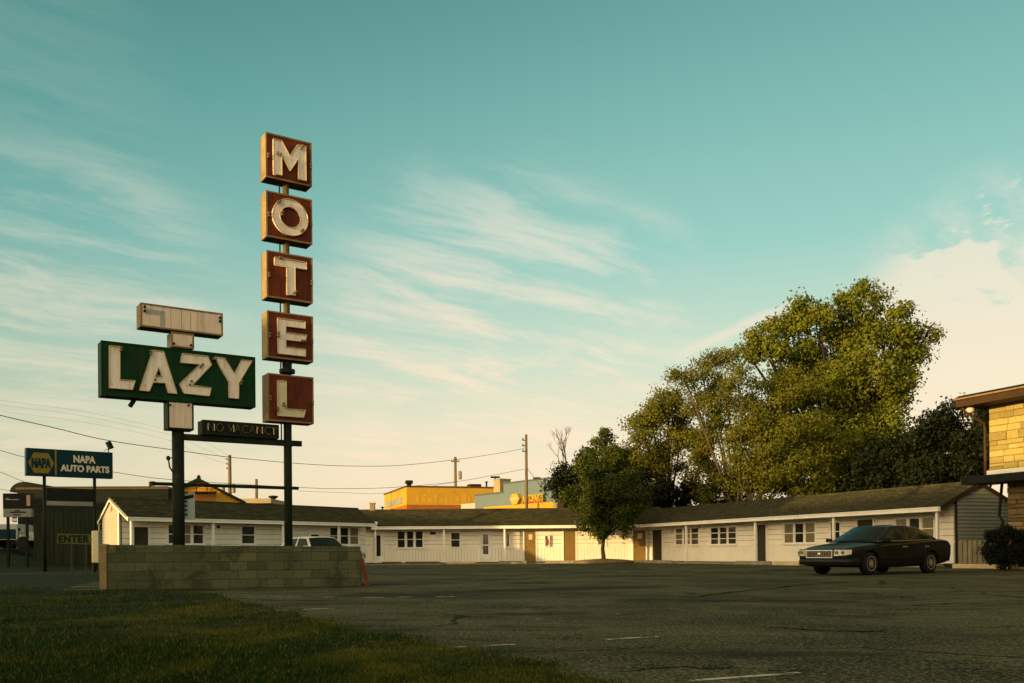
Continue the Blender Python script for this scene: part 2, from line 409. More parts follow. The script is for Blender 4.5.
M_redface = mat('rusty_red_enamel', (0.105, 0.023, 0.008), 0.5, 0.35, 2.2, stain=(0.06, 0.018, 0.006), stain_amt=0.6, stretch=(3, 1, 0.7))
M_redside = mat('faded_tan_sheet_metal', (0.28, 0.205, 0.095), 0.6, 0.25, 2.0, stain=(0.16, 0.08, 0.03), stain_amt=0.6)
M_trim = mat('tarnished_metal_edge', (0.22, 0.13, 0.06), 0.45, 0.3, 3.0)
M_under = mat('dark_sheet_metal', (0.045, 0.035, 0.02), 0.7, 0.3, 3.0)  # darker sheet for the bottom plates of the sign boxes
M_letter = mat('faded_white_enamel', (0.76, 0.67, 0.57), 0.55, 0.14, 2.0, stain=(0.33, 0.24, 0.14), stain_amt=0.55, stretch=(4, 1, 0.6))
M_neon = mat('unlit_neon_glass', (0.55, 0.40, 0.20), 0.25, 0.15, 5.0, spec=0.5)
M_green = mat('dark_green_enamel', (0.003, 0.030, 0.007), 0.55, 0.35, 1.5, stain=(0.022, 0.032, 0.008), stain_amt=0.6, stretch=(3, 1, 0.5))
M_panel = mat('stained_white_plastic', (0.70, 0.56, 0.43), 0.5, 0.08, 1.5, stain=(0.36, 0.27, 0.17), stain_amt=0.5, stretch=(5, 1, 0.4))
M_patch = mat('bare_grey_patch', (0.34, 0.34, 0.29), 0.6, 0.15, 3)
M_dark = mat('black_paint', (0.012, 0.013, 0.010), 0.6, 0.3, 3)
M_wood = mat('weathered_pole_wood', (0.15, 0.105, 0.055), 0.9, 0.3, 3, stretch=(1, 1, 0.2))
M_rust = mat('rust_orange_plank', (0.10, 0.03, 0.010), 0.8, 0.3, 4, stretch=(1, 1, 0.4))
M_wire = mat('black_cable', (0.02, 0.02, 0.018), 0.6, 0.1, 3)
M_ypaint = mat('yellow_wall_paint', (0.50, 0.275, 0.028), 0.75, 0.09, 0.5, stain=(0.40, 0.22, 0.025), stain_amt=0.5)
M_rband = mat('rust_red_wall_band', (0.33, 0.10, 0.02), 0.8, 0.15, 0.8)
M_blue = mat('blue_grey_wall_paint', (0.125, 0.165, 0.18), 0.7, 0.08, 0.5)
M_blue_l = mat('pale_grey_wall_paint', (0.36, 0.37, 0.33), 0.7, 0.08, 0.5)
M_navy = mat('navy_blue_sign_face', (0.002, 0.024, 0.034), 0.4, 0.15, 1)
M_gold = mat('yellow_sign_paint', (0.46, 0.30, 0.03), 0.5, 0.1, 2)
M_gold_d = mat('dull_yellow_sign_paint', (0.22, 0.145, 0.02), 0.5, 0.1, 2)
M_cream = mat('cream_sign_lettering', (0.60, 0.52, 0.36), 0.5, 0.05, 2)
M_red = mat('red_sign_paint', (0.42, 0.05, 0.02), 0.5, 0.1, 2)
M_store = mat('dark_green_metal_cladding', (0.007, 0.012, 0.006), 0.6, 0.3, 1.0)
M_storeedge = mat('tan_roof_edge', (0.09, 0.06, 0.025), 0.6, 0.2, 1)
M_fence = mat('weathered_fence_boards', (0.013, 0.020, 0.009), 0.9, 0.4, 2, stretch=(2, 1, 0.3))
M_fence_l = mat('pale_fence_boards', (0.20, 0.17, 0.10), 0.9, 0.3, 3, stretch=(2, 1, 0.3))
M_brown = mat('brown_fascia_paint', (0.050, 0.027, 0.011), 0.6, 0.2, 2)
M_sheet = mat('pale_green_white_board', (0.36, 0.40, 0.34), 0.6, 0.1, 1.5)
M_lime = mat('yellow_green_sign_paint', (0.075, 0.10, 0.018), 0.6, 0.2, 3)
M_dimwhite = mat('dull_white_metal', (0.22, 0.22, 0.18), 0.6, 0.15, 2)

# ------------------------------------------------------------------ SETTING: ground
def sheet(name, poly, z, mt, sub=None):
    mb = MB(); mb.add([(x, y, z) for x, y in poly], [tuple(range(len(poly)))])
    return tag(mb.build(name, mt), kind='structure')

def grid_ground():
    xs = sorted(set([-1500, -700, -350, -200, -140] + list(np.arange(-110, 111, 4.0)) + [140, 200, 350, 700, 1500]))
    ys = sorted(set([-1500, -400, -150, -80, -40, -20, 0, 20, 30] + list(np.arange(36, 121, 4.0)) + [150, 200, 300, 500, 900, 1500]))
    vs = [(x, y, ground_z(x, y) - 0.012) for y in ys for x in xs]; nx = len(xs)
    fs = [(j*nx+i, j*nx+i+1, (j+1)*nx+i+1, (j+1)*nx+i) for j in range(len(ys)-1) for i in range(nx-1)]
    return tag(MB().add(vs, fs).build('ground', M_soil, smooth=True), kind='structure')
grid_ground()

lawn_edge = [(-9.7, 19.75), (-7.6, 19.45), (-5.9, 17.9), (-4.7, 15.4), (-3.5, 12.9), (-2.45, 10.9), (-1.6, 9.2), (-0.95, 7.95), (-0.42, 7.1), (0.03, 6.4), (0.50, 5.2), (1.0, 3.6), (1.9, 0), (3.2, -6)]
def ragged(pts, amp, seed):
    rng = random.Random(seed); out = []
    for (x0, y0), (x1, y1) in zip(pts[:-1], pts[1:]):
        k = max(2, int(math.hypot(x1-x0, y1-y0)/0.22))
        for i in range(k):
            t = i/k; f = 0.25 + 0.75*min(1, math.hypot(x0, y0)/14)
            out.append((x0+(x1-x0)*t + rng.uniform(-amp, amp)*f + 0.07*math.sin(i*1.1+y0), y0+(y1-y0)*t + rng.uniform(-amp, amp)*f))
    return out + [pts[-1]]
lawn_edge = ragged(lawn_edge, 0.10, 12)
lot = [(-15, 60.2), (-17.6, 43.2), (-13.2, 30), (-10.2, 20.9)] + lawn_edge + [(60, -6), (60, 33), (20, 33.2), (17.6, 35.6), (8.8, 59.2), (7, 66), (-8, 66)]
sheet('parking_lot', lot, -0.004, M_asph)
lawn_poly = [(-26, 33), (-15, 26)] + lawn_edge + [(-30, -6), (-34, 14)]
sheet('lawn', lawn_poly, 0.006, M_soil)

def in_poly(px, py, poly):
    inside = np.zeros(len(px), bool); n = len(poly)
    for i in range(n):
        x0, y0 = poly[i]; x1, y1 = poly[(i + 1) % n]
        c = ((y0 > py) != (y1 > py)); xi = (x1 - x0) * (py - y0) / ((y1 - y0) if y1 != y0 else 1e-9) + x0
        inside ^= c & (px < xi)
    return inside
def grass(n=230000):
    rng = np.random.default_rng(3)
    u = rng.uniform(-0.62, 0.16, n); v = 1.0 / rng.uniform(1/27.0, 1/4.3, n)
    x = u * v; y = v
    wob = rng.normal(0, 0.07, n)
    k = in_poly(x + wob, y + wob, [(-26, 33), (-15, 26)] + lawn_edge + [(-30, -6), (-34, 14)])
    x, y = x[k], y[k]; n = len(x)
    sc_ = 0.55 + 0.45 * y / 8
    big = np.sin(x*1.7+1.2*np.sin(y*0.9)) * np.sin(y*1.3+np.sin(x*0.8)*1.5)
    h = (0.016 + 0.020*rng.random(n)) * (1 + 0.35*big) * np.minimum(1.5, 0.9 + 0.03*y)
    w = 0.0042 * sc_ * (0.7 + 0.6*rng.random(n))
    a = rng.uniform(0, 2*np.pi, n); la = rng.uniform(0, 2*np.pi, n); ln = h * rng.uniform(0.1, 0.9, n)
    dx, dy = np.cos(a)*w, np.sin(a)*w
    p0 = np.stack([x-dx, y-dy, np.full(n, 0.004)], 1); p1 = np.stack([x+dx, y+dy, np.full(n, 0.004)], 1)
    p2 = np.stack([x+np.cos(la)*ln, y+np.sin(la)*ln, h], 1)
    co = np.stack([p0, p1, p2], 1).reshape(-1, 3)
    me = bpy.data.meshes.new('grass'); me.vertices.add(len(co)); me.vertices.foreach_set('co', co.ravel())
    me.loops.add(len(co)); me.loops.foreach_set('vertex_index', np.arange(len(co))); me.polygons.add(n)
    me.polygons.foreach_set('loop_start', np.arange(n)*3); me.update()
    m = bpy.data.materials.new('short_grass'); m.use_nodes = True; t = NT(m.node_tree); bs = m.node_tree.nodes['Principled BSDF']
    tc = t.node('ShaderNodeTexCoord').outputs['Object']
    st = t.vmath('MULTIPLY', tc, (1.0, 0.7, 1))
    c = t.mix(t.step(t.noise(st, 0.42, 6, 0.62, 0.5), 0.44, 0.66), (0.014, 0.038, 0.003), (0.125, 0.118, 0.009))
    c = t.mix(t.math('MULTIPLY', t.step(t.noise(st, 2.2, 4, 0.6), 0.45, 0.7), 0.75), c, (0.009, 0.025, 0.002))
    g = t.node('ShaderNodeNewGeometry').outputs['Random Per Island']
    k = t.math('ADD', t.math('MULTIPLY', g, 0.9), 0.5)
    c = t.mix(1.0, c, t.comb(k, k, k), 'MULTIPLY'); c = t.mix(t.step(g, 0.86, 0.95), c, (0.15, 0.13, 0.025))
    t.put(bs.inputs['Base Color'], c); bs.inputs['Roughness'].default_value = 0.8; bs.inputs['Specular IOR Level'].default_value = 0.1
    o = link('grass', me, m); tag(o, 'short patchy green and straw coloured grass of the front lawn', 'grass', kind='stuff')
grass()

# painted lines and cracks on the lot
def gpt(px, py):
    r = ray(px, py); t = -H / r.z; return (r.x*t, r.y*t)
for (a, b, w) in (((196, 596.6), (385, 597.2), 0.10), ((276, 610.5), (372, 606.5), 0.10), ((392, 597), (455, 596.4), 0.10), ((445, 622), (470, 621.2), 0.07), ((448, 647.4), (515, 644.2), 0.07),
                  ((536, 618.4), (566, 616.6), 0.06), ((588, 616), (618, 613.6), 0.08), ((606, 639.4), (668, 635.6), 0.07), ((474, 584.2), (505, 583), 0.10), ((690, 680.5), (800, 672.5), 0.06), ((400, 577), (462, 577.4), 0.10)):
    p, q = Vector(gpt(*a)), Vector(gpt(*b)); t = (q-p).normalized(); n = Vector((-t.y, t.x))*w*0.5
    mb = MB(); mb.add([(*(p-n), 0.0), (*(q-n), 0.0), (*(q+n), 0.0), (*(p+n), 0.0)], [(0, 1, 2, 3)])
    tag(mb.build('parking_line', M_line), kind='structure')
M_seal = mat('crack_sealant', (0.014, 0.016, 0.009), 0.95, 0.2, 4, spec=0.0)
for pts, w in (([(688, 597.6), (730, 592.5), (790, 586), (838, 582.5)], 0.16), ([(800, 591.5), (845, 593), (900, 596.5), (930, 600)], 0.12), ([(748, 627), (800, 628.5), (850, 631), (905, 630)], 0.10), ([(640, 597), (680, 596), (720, 598.5)], 0.09),
               ([(900, 606), (960, 603.5), (1022, 604)], 0.12), ([(610, 671), (680, 666), (760, 668)], 0.05)):
    g = []
    P = [Vector(gpt(*p)) for p in pts]
    for a, b in zip(P[:-1], P[1:]):
        for k in range(6): g.append(a.lerp(b, k/6) + Vector((random.uniform(-.05, .05), random.uniform(-.09, .09))))
    g.append(P[-1]); mb = MB(); vs = []
    for i, p in enumerate(g):
        t = (g[min(i+1, len(g)-1)] - g[max(i-1, 0)]).normalized(); n = Vector((-t.y, t.x))*w*0.32*random.uniform(0.3, 1.5)*min(1, 0.2+i*0.2, 0.2+(len(g)-1-i)*0.2)
        vs += [(*(p-n), -0.0005), (*(p+n), -0.0005)]
    mb.add(vs, [(2*i, 2*i+2, 2*i+3, 2*i+1) for i in range(len(g)-1)])
    tag(mb.build('pavement_crack', M_seal), kind='structure')

# far road on the low rise at the left
mb = MB()
rp = [(-52 - 4*i, 62 + 0*i) for i in range(2)]
road_pts = [(-80, 60), (-60, 68), (-40, 73), (-24, 76)]
vs = []
for (x, y) in road_pts:
    vs += [(x, y, ground_z(x, y) + 0.03), (x+2, y+9, ground_z(x+2, y+9) + 0.03)]
mb.add(vs, [(2*i, 2*i+2, 2*i+3, 2*i+1) for i in range(len(road_pts)-1)])
tag(mb.build('road', M_asph), kind='structure')

# ------------------------------------------------------------------ MOTEL BUILDING
motel = thing('motel_building', 'long low white motel with brown shingle roofs around the parking lot', 'motel', (0, 59, 0))

LW0 = Vector((gx(128, 43.2), 43.2)); LW1 = Vector((gx(375, 56.0), 56.0))
MW0 = Vector((gx(372, 59.0), 59.0)); MC = Vector((gx(641, 59.0), 59.0)); RW1 = Vector((gx(943, 37.0), 37.0))
ML = frame(LW0, LW1 - LW0); MM = frame(MW0, MC - MW0); MR = frame(MC, RW1 - MC)
LL, LM, LR = (LW1-LW0).length, (MC-MW0).length, (RW1-MC).length

def sub_intervals(x0, x1, cuts):
    out = [(x0, x1)]
    for a, b in cuts:
        nx = []
        for p, q in out:
            if b <= p or a >= q: nx.append((p, q)); continue
            if a > p: nx.append((p, a))
            if b < q: nx.append((b, q))
        out = nx
    return [(p, q) for p, q in out if q-p > 0.015]

def wing(M, x0, x1, xe0, xe1, porch, rr, br, ze, zr, openings, wall_x0, wall_x1, vdir=0.2):
    # --- wall: backing, wide lap boards above and narrow upright boards below
    mb = MB(); mb.box(wall_x0, wall_x1, porch+0.06, br, 0.02, ze-0.08); mb.build('wall_backing', M_backing, motel, M); mb = MB()
    zt = ze + (zr-ze)*porch/rr - 0.05; zm = 1.02
    z = zm
    while z < zt - 0.05:
        z1 = min(z+0.27, zt)
        cuts = [(o[0], o[1]) for o in openings if o[2] < z1 and o[3] > z]
        for p, q in sub_intervals(wall_x0, wall_x1, cuts):
            e = p
            while e < q - 0.01:
                e1 = min(q, e + 1.9); mb.box(e, e1-0.012 if e1 < q else e1, porch, porch+0.05, z, z1-0.02); e = e1
        for o in openings:                                                         # short lengths above and below an opening
            if z < o[3] < z1-0.03: mb.box(o[0], o[1], porch, porch+0.05, o[3], z1-0.02)
            if z+0.03 < o[2] < z1: mb.box(o[0], o[1], porch, porch+0.05, z, o[2])
        z = z1
    x = wall_x0
    while x < wall_x1:
        xx = min(x+0.2, wall_x1)
        for p, q in sub_intervals(x, xx-0.014, [(o[0], o[1]) for o in openings if o[2] < 0.3]):
            mb.box(p, q, porch+0.005, porch+0.05, 0.12, zm-0.03)
        x = xx
    for p, q in sub_intervals(wall_x0, wall_x1, [(o[0], o[1]) for o in openings if o[2] < 0.3]):
        mb.box(p, q, porch-0.012, porch+0.03, zm-0.035, zm-0.003)              # rail between the two
    mb.build('wall', M_wall_white, motel, M)
    # --- roof
    ang = math.atan2(zr-ze, rr+0.12); L = math.hypot(zr-ze, rr+0.12)
    Mr = M @ Matrix.Translation((0, -0.12, ze)) @ Matrix.Rotation(ang, 4, 'X')
    rb = MB(); y = 0.0
    rb.box(x0, x1, 0.0, L, -0.07, -0.012)
    while y < L:                                                                    # overlapping shingle courses
        rb.add([(x0, y, 0.016), (x1, y, 0.016), (x1, min(L, y+0.15), 0.0), (x0, min(L, y+0.15), 0.0), (x0, y, -0.012), (x1, y, -0.012)], [(0, 1, 2, 3), (4, 5, 1, 0)])
        y += 0.145
    rb.build('roof', M_shing, motel, Mr)
    bb = MB(); bb.add([(x0, rr, zr), (x1, rr, zr), (x1, br+0.25, ze-0.1), (x0, br+0.25, ze-0.1), (x0, rr, zr-0.07), (x1, rr, zr-0.07), (x1, br+0.25, ze-0.17), (x0, br+0.25, ze-0.17)],
                     [(0, 1, 2, 3), (7, 6, 5, 4), (0, 3, 7, 4), (1, 5, 6, 2), (2, 6, 7, 3)])
    bb.build('roof', M_shing, motel, M)
    cp = MB(); cp.tube([(x0, rr, zr+0.005), (x1, rr, zr+0.005)], 0.05, 6); cp.build('ridge_cap', M_shing, motel, M)
    # --- gutter board along the eave, soffit
    g = MB(); g.box(xe0, xe1, -0.20, -0.13, ze-0.20, ze-0.015); g.box(xe0, xe1, -0.225, -0.19, ze-0.06, ze-0.012)
    g.build('gutter', M_white, motel, M, bevel=0.008)

def window(M, x0, x1, z0, z1, y, n, blind=(), rails=1, tall=False):
    f = MB(); c = 0.075
    f.box(x0-c, x1+c, y-0.035, y+0.01, z1, z1+c); f.box(x0-c-0.03, x1+c+0.03, y-0.07, y+0.01, z0-c, z0)
    f.box(x0-c, x0, y-0.035, y+0.01, z0, z1); f.box(x1, x1+c, y-0.035, y+0.01, z0, z1)
    w = (x1-x0)/n; s = 0.035
    for i in range(n):
        a, b = x0+i*w, x0+(i+1)*w
        if i: f.box(a-0.05, a+0.05, y-0.03, y+0.02, z0, z1)
        a += 0.05 if i else 0.0; b -= 0.05 if i < n-1 else 0.0
        f.box(a, a+s, y-0.005, y+0.03, z0, z1); f.box(b-s, b, y-0.005, y+0.03, z0, z1)
        f.box(a+s, b-s, y-0.005, y+0.03, z0, z0+s); f.box(a+s, b-s, y-0.005, y+0.03, z1-s, z1)
        for r in range(rails):
            zz = z0+(z1-z0)*(r+1)/(rails+1); f.box(a+s, b-s, y-0.008, y+0.03, zz-0.02, zz+0.02)
    o = f.build('window', M_white, motel, M)
    for i in range(n):
        p = MB(); p.box(x0+i*w+0.03, x0+(i+1)*w-0.03, y+0.018, y+0.028, z0+0.02, z1-0.02)
        p.build('pane', M_blind if i in blind else M_glass, o, M)
    return o

def door(M, x0, x1, z1, y, mt, glass=None, lab=None, notice=False):
    f = MB(); c = 0.08
    f.box(x0-c, x0, y-0.03, y+0.05, 0.12, z1+c); f.box(x1, x1+c, y-0.03, y+0.05, 0.12, z1+c); f.box(x0, x1, y-0.03, y+0.05, z1, z1+c)
    d = MB(); d.box(x0+0.01, x1-0.01, y+0.012, y+0.05, 0.13, z1-0.01)
    o = d.build('door', mt, motel, M, bevel=0.004)
    if lab: o['label'] = lab
    f.build('frame', M_white, o, M)
    if not glass:
        pn = MB(); ww = x1-x0
        for (za, zb) in ((0.30, 0.95), (1.08, z1-0.18)):
            for (pa, pb) in ((0.14, 0.46), (0.54, 0.86)):
                a_, b_ = x0+ww*pa, x0+ww*pb
                pn.box(a_, b_, y+0.004, y+0.016, za, zb)
        pn.build('raised_panel', mt, o, M, bevel=0.006)
    k = MB(); k.lathe([(0.012, 0), (0.012, -0.04), (0.03, -0.05), (0.032, -0.075), (0.015, -0.09)], (x0+0.09, y+0.012, 1.05), 10, 'y'); k.build('handle', M_trim, o, M, smooth=True)
    if glass:
        for (za, zb) in glass:
            g = MB(); g.box(x0+0.13, x1-0.13, y+0.002, y+0.018, za, zb); g.build('pane', M_glass, o, M)
    if notice:
        g = MB(); g.box(x0+0.28, x1-0.22, y+0.002, y+0.011, z1-0.55, z1-0.2); g.build('notice', M_cream, o, M)
    return o

def span(M, y, a, b, top, bot):
    x0, z1 = onp(M, a, top, y); x1, _ = onp(M, b, top, y); _, z0 = onp(M, (a+b)/2, bot, y); _, z1 = onp(M, (a+b)/2, top, y)
    return [min(x0, x1), max(x0, x1), z0, z1]

ZE_L, ZE_M, ZE_R = 2.55, 2.45, 2.45
PL, PM, PR = 0.75, 0.85, 0.80
winL = [(168, 203.5, 524.5, 544, 3, (1,), 1), (241.5, 254.7, 526, 544, 1, (), 1), (329.8, 358.5, 527.5, 544.5, 3, (2,), 1), (216, 221, 524.5, 529, 1, (), 0)]
winM = [(397.2, 423, 531, 547.8, 3, (), 1), (450.8, 460, 532.4, 547.6, 1, (), 1), (506, 509.7, 533, 547.5, 1, (), 0), (429.6, 436.2, 531.4, 535.2, 1, (), 0), (598, 605.5, 539, 545, 1, (0,), 0)]
winR = [(675.5, 698.6, 528, 544.8, 3, (1,), 2), (710.6, 736.2, 527, 544.4, 3, (), 2), (784, 815, 523, 543.4, 3, (0, 2), 1), (830.5, 840, 522, 541, 1, (), 1), (895.5, 934, 517.8, 540, 3, (0, 2), 1)]
dooL = [(133.8, 148.3, M_door_d, None, 'dark olive door at the gable end', False), (309.5, 320.5, M_white, [(1.25, 1.85)], 'white door with one dark pane', False)]
dooM = [(373.6, 382.4, M_white, [(0.55, 1.9)], 'white door with tall dark glass', False), (480.8, 490.2, M_white, [(0.62, 1.18), (1.25, 1.9)], 'white door with two dark panes', False),
        (524.3, 535.6, M_door_o, None, 'ochre door with a pale notice', True), (563.6, 575.4, M_door_o, None, 'plain ochre door', False)]
dooR = [(652.5, 661.9, M_door_d, None, None, False), (757.2, 766, M_door_d, None, None, False), (857.5, 873, M_door_d, None, None, False)]

def do_wing(M, porch, wins, doors, x0, x1, xe0, xe1, rr, br, ze, zr, w0, w1, posts):
    op = []; W_ = []; D_ = []
    for (a, b, t, bt, n, bl, r) in wins:
        s = span(M, porch, a, b, t, bt); s[2] = max(s[2], 1.08); s[3] = min(s[3], ze-0.12); W_.append((s, n, bl, r)); op.append(s)
    for (a, b, mt, gl, lab, nt) in doors:
        s = span(M, porch, a, b, 530, 560); D_.append((s, mt, gl, lab, nt)); op.append([s[0]-0.075, s[1]+0.075, 0.0, 2.175])
    wing(M, x0, x1, xe0, xe1, porch, rr, br, ze, zr, op, w0, w1)
    for s, n, bl, r in W_: window(M, s[0], s[1], s[2], s[3], porch, n, bl, r)
    for s, mt, gl, lab, nt in D_: door(M, s[0], s[1], 2.10, porch, mt, gl, lab, nt)
    for px in posts:
        x, _ = onp(M, px, 550, 0.0)
        p = MB(); p.box(x-0.055, x+0.055, -0.055, 0.055, 0.115, ze-0.03); p.box(x-0.085, x+0.085, -0.085, 0.085, 0.115, 0.2); p.build('porch_post', M_white, motel, M, bevel=0.008)

do_wing(ML, PL, winL, dooL, -0.12, LL, -0.12, LL, 1.45, 2.25, ZE_L, 3.50, 0.15, LL-0.03, [131.7, 213.2, 283, 338.8])
do_wing(MM, PM, winM, dooM, -2.2, LM+1.6, 0.0, LM-0.03, 2.5, 5.2, ZE_M, 3.62, -1.5, LM+0.75, [375.6, 444, 504.6])
do_wing(MR, PR, winR, dooR, -3.5, LR, 0.02, LR+0.02, 2.1, 4.6, ZE_R, 3.50, -0.4, LR-0.12, [686.5, 755.5, 834, 937.6])

def gable(M, x, porch, rr, br, ze, zr, sgn, mt, trim):
    # lap-sided end wall with rake boards; sgn -1: faces local -x, +1: faces local +x
    zf = lambda y: ze-0.04 + (zr-ze)*(y+0.12)/(rr+0.12) if y < rr else zr - 0.04 - (zr-ze+0.1)*(y-rr)/(br+0.25-rr)
    mb = MB(); z = 0.12; step = 0.15
    xo = x + sgn*0.05
    while z < zr-0.12:
        z1 = z+step
        # horizontal extent under the roof at this height
        ys = np.linspace(porch, br, 160); ok = [y for y in ys if zf(y) > z+0.06]
        if not ok: break
        ya, yb = ok[0], ok[-1]
        mb.add([(xo+sgn*0.03, ya, z), (xo+sgn*0.03, yb, z), (xo, yb, z1), (xo, ya, z1), (x-sgn*0.02, ya, z), (x-sgn*0.02, yb, z)], [(0, 1, 2, 3), (4, 5, 1, 0)])
        z = z1
    poly = [(porch, 0.05)] + [(porch, zf(porch)-0.02), (rr, zf(rr)-0.02), (br, zf(br)-0.02), (br, 0.05)]
    n = len(poly); mb.add([(x-sgn*0.03, p[0], p[1]) for p in poly] + [(xo-sgn*0.002, p[0], p[1]) for p in poly], [tuple(range(n)), tuple(range(2*n-1, n-1, -1))] + [(i, (i+1) % n, n+(i+1) % n, n+i) for i in range(n)])
    w = mb.build('gable_wall', mt, motel, M)
    rk = MB()
    for (ya, yb) in ((-0.2, rr), (rr, br+0.27)):
        z0, z1 = (ze-0.07, zr-0.02) if ya < 0 else (zr-0.02, ze-0.16)
        xa, xb = x+sgn*0.125, x+sgn*0.165
        rk.add([(xa, ya, z0-0.15), (xb, ya, z0-0.15), (xb, yb, z1-0.15), (xa, yb, z1-0.15), (xa, ya, z0+0.03), (xb, ya, z0+0.03), (xb, yb, z1+0.03), (xa, yb, z1+0.03)],
               [(3, 2, 1, 0), (4, 5, 6, 7), (0, 1, 5, 4), (1, 2, 6, 5), (2, 3, 7, 6), (3, 0, 4, 7)])
    rk.box(min(xo, xo+sgn*0.03), max(xo, xo+sgn*0.03), porch-0.02, porch+0.09, 0.1, zf(porch)-0.1)
    rk.build('rake_board', trim, motel, M)
    return w
gable(ML, 0.05, PL, 1.45, 2.25, ZE_L, 3.50, -1, M_vinyl, M_white)
vm = MB(); vm.box(-0.06, -0.02, 1.33, 1.57, 2.85, 3.08)
for k in range(4): vm.box(-0.075, -0.06, 1.35, 1.55, 2.87+k*0.05, 2.885+k*0.05)
vm.build('gable_vent', M_vinyl, motel, ML)
gable(MR, LR-0.16, PR, 2.1, 4.6, ZE_R, 3.50, 1, mat('grey_green_lap_siding', (0.30, 0.32, 0.26), 0.7, 0.1, 1), M_brown)
# step between the left and middle roofs
mb = MB(); mb.prism([(LL-0.02, ZE_L-0.05), (LL+0.04, ZE_L-0.05), (LL+0.04, ZE_L+0.1), (LL-0.02, ZE_L+0.1)], -0.2, 0.0); mb.build('eave_return', M_white, motel, ML)

# corner door between the two wings and small things fixed to the walls
s = span(MM, PM, 634.5, 641.5, 530, 560)
door(MM, s[0]-0.1, s[0]+0.72, 2.10, PM-0.06, M_door_o, None, 'ochre door in the inner corner', True)
x, z = onp(MM, 547.2, 541, PM)
ext = MB(); ext.box(x-0.17, x+0.17, PM-0.16, PM-0.002, z-0.36, z+0.36); e = ext.build('extinguisher_cabinet', M_white, motel, MM, bevel=0.01)
g = MB(); g.box(x-0.135, x+0.02, PM-0.166, PM-0.158, z-0.32, z+0.32); g.build('pane', M_glass, e, MM)
g = MB(); g.lathe([(0.05, -0.2), (0.062, -0.18), (0.062, 0.12), (0.02, 0.2), (0.02, 0.25)], (x-0.06, PM-0.235, z-0.05), 12); g.build('extinguisher', M_red, e, MM, smooth=True)
x, z = onp(MR, 672.5, 531, PR)
lam = MB(); lam.box(x-0.05, x+0.05, PR-0.03, PR, z-0.1, z+0.1); lam.lathe([(0.03, -0.13), (0.09, -0.1), (0.10, 0.08), (0.04, 0.14)], (x, PR-0.13, z), 10); lam.build('wall_lantern', M_cream, motel, MR)
for px, py in ((862 + 14, 520.5),):
    x, z = onp(MR, px, py, PR)
    tm = text_mesh('room_number', '11', x-0.08, x+0.1, z-0.09, z+0.09, 0.006); 
    for v in tm.vertices: v.co.y += PR-0.012
    pl = MB(); pl.box(x-0.12, x+0.14, PR-0.007, PR-0.002, z-0.13, z+0.13); pl = pl.build('number_plate', M_white, motel, MR)
    link('room_number', tm, M_dark, pl, MR)
for (px0, px1, py0, py1, y, mt, nm) in ((554.6, 558.3, 502.5, 513, 2.6, M_dimwhite, 'roof_vent'), (557.8, 563.5, 501, 512, 3.4, M_brown, 'chimney')):
    a, zt = onp(MM, px0, py0, y); b, _ = onp(MM, px1, py0, y); _, zb = onp(MM, px0, py1, y)
    v = MB()
    if nm == 'roof_vent': v.lathe([(0.11, zb-0.3), (0.11, zt-0.18), (0.16, zt-0.15), (0.16, zt-0.02), (0.03, zt)], ((a+b)/2, y, 0), 14)
    else: v.box(a, b, y-0.2, y+0.2, zb-0.4, zt-0.06); v.box(a-0.03, b+0.03, y-0.23, y+0.23, zt-0.06, zt)
    v.build(nm, mt, motel, MM)
a, zt = onp(MM, 370.2, 503.2, 2.6); b, _ = onp(MM, 374.8, 503.2, 2.6)
v = MB(); v.box(a, b, 2.45, 2.8, 3.3, zt); v.box(a-0.03, b+0.03, 2.42, 2.83, zt-0.05, zt+0.02); v.build('chimney', mat('tan_chimney_metal', (0.25, 0.17, 0.08), 0.7, 0.3, 3), motel, MM)
x, z = onp(MM, 382.5, 507.5, 2.5); v = MB(); v.lathe([(0.05, 3.5), (0.05, z-0.04), (0.14, z), (0.14, z+0.03), (0.02, z+0.06)], (x, 2.5, 0), 10); v.build('roof_vent', M_dark, motel, MM)

# walk in front of the rooms
sw = MB()
i_ = lambda M, x, y: tuple((M @ Vector((x, y, 0)))[:2])
poly = [i_(ML, -0.2, 0.95), i_(ML, -0.2, -0.35), i_(ML, LL-0.2, -0.35), i_(MM, 0.1, -0.35), i_(MM, LM-0.42, -0.35), i_(MR, LR-0.3, -0.35), i_(MR, LR-0.3, 0.95), i_(MM, LM+0.9, 0.95), i_(ML, LL, 0.95)]
sw.prismz(poly, -0.05, 0.06); tag(sw.build('sidewalk', M_conc, bevel=0.015), kind='structure')
# planting bed edge under the young tree
pc = Vector((gx(603.5, 57.2), 57.2))
mb = MB(); mb.lathe([(1.9, 0.0), (1.85, 0.17), (1.2, 0.24), (0.1, 0.30)], (pc.x, pc.y, 0), 26); tag(mb.build('planting_bed', mat('bed_mulch', (0.16, 0.115, 0.07), 0.95, 0.3, 6, bump=0.02), smooth=True), kind='structure')

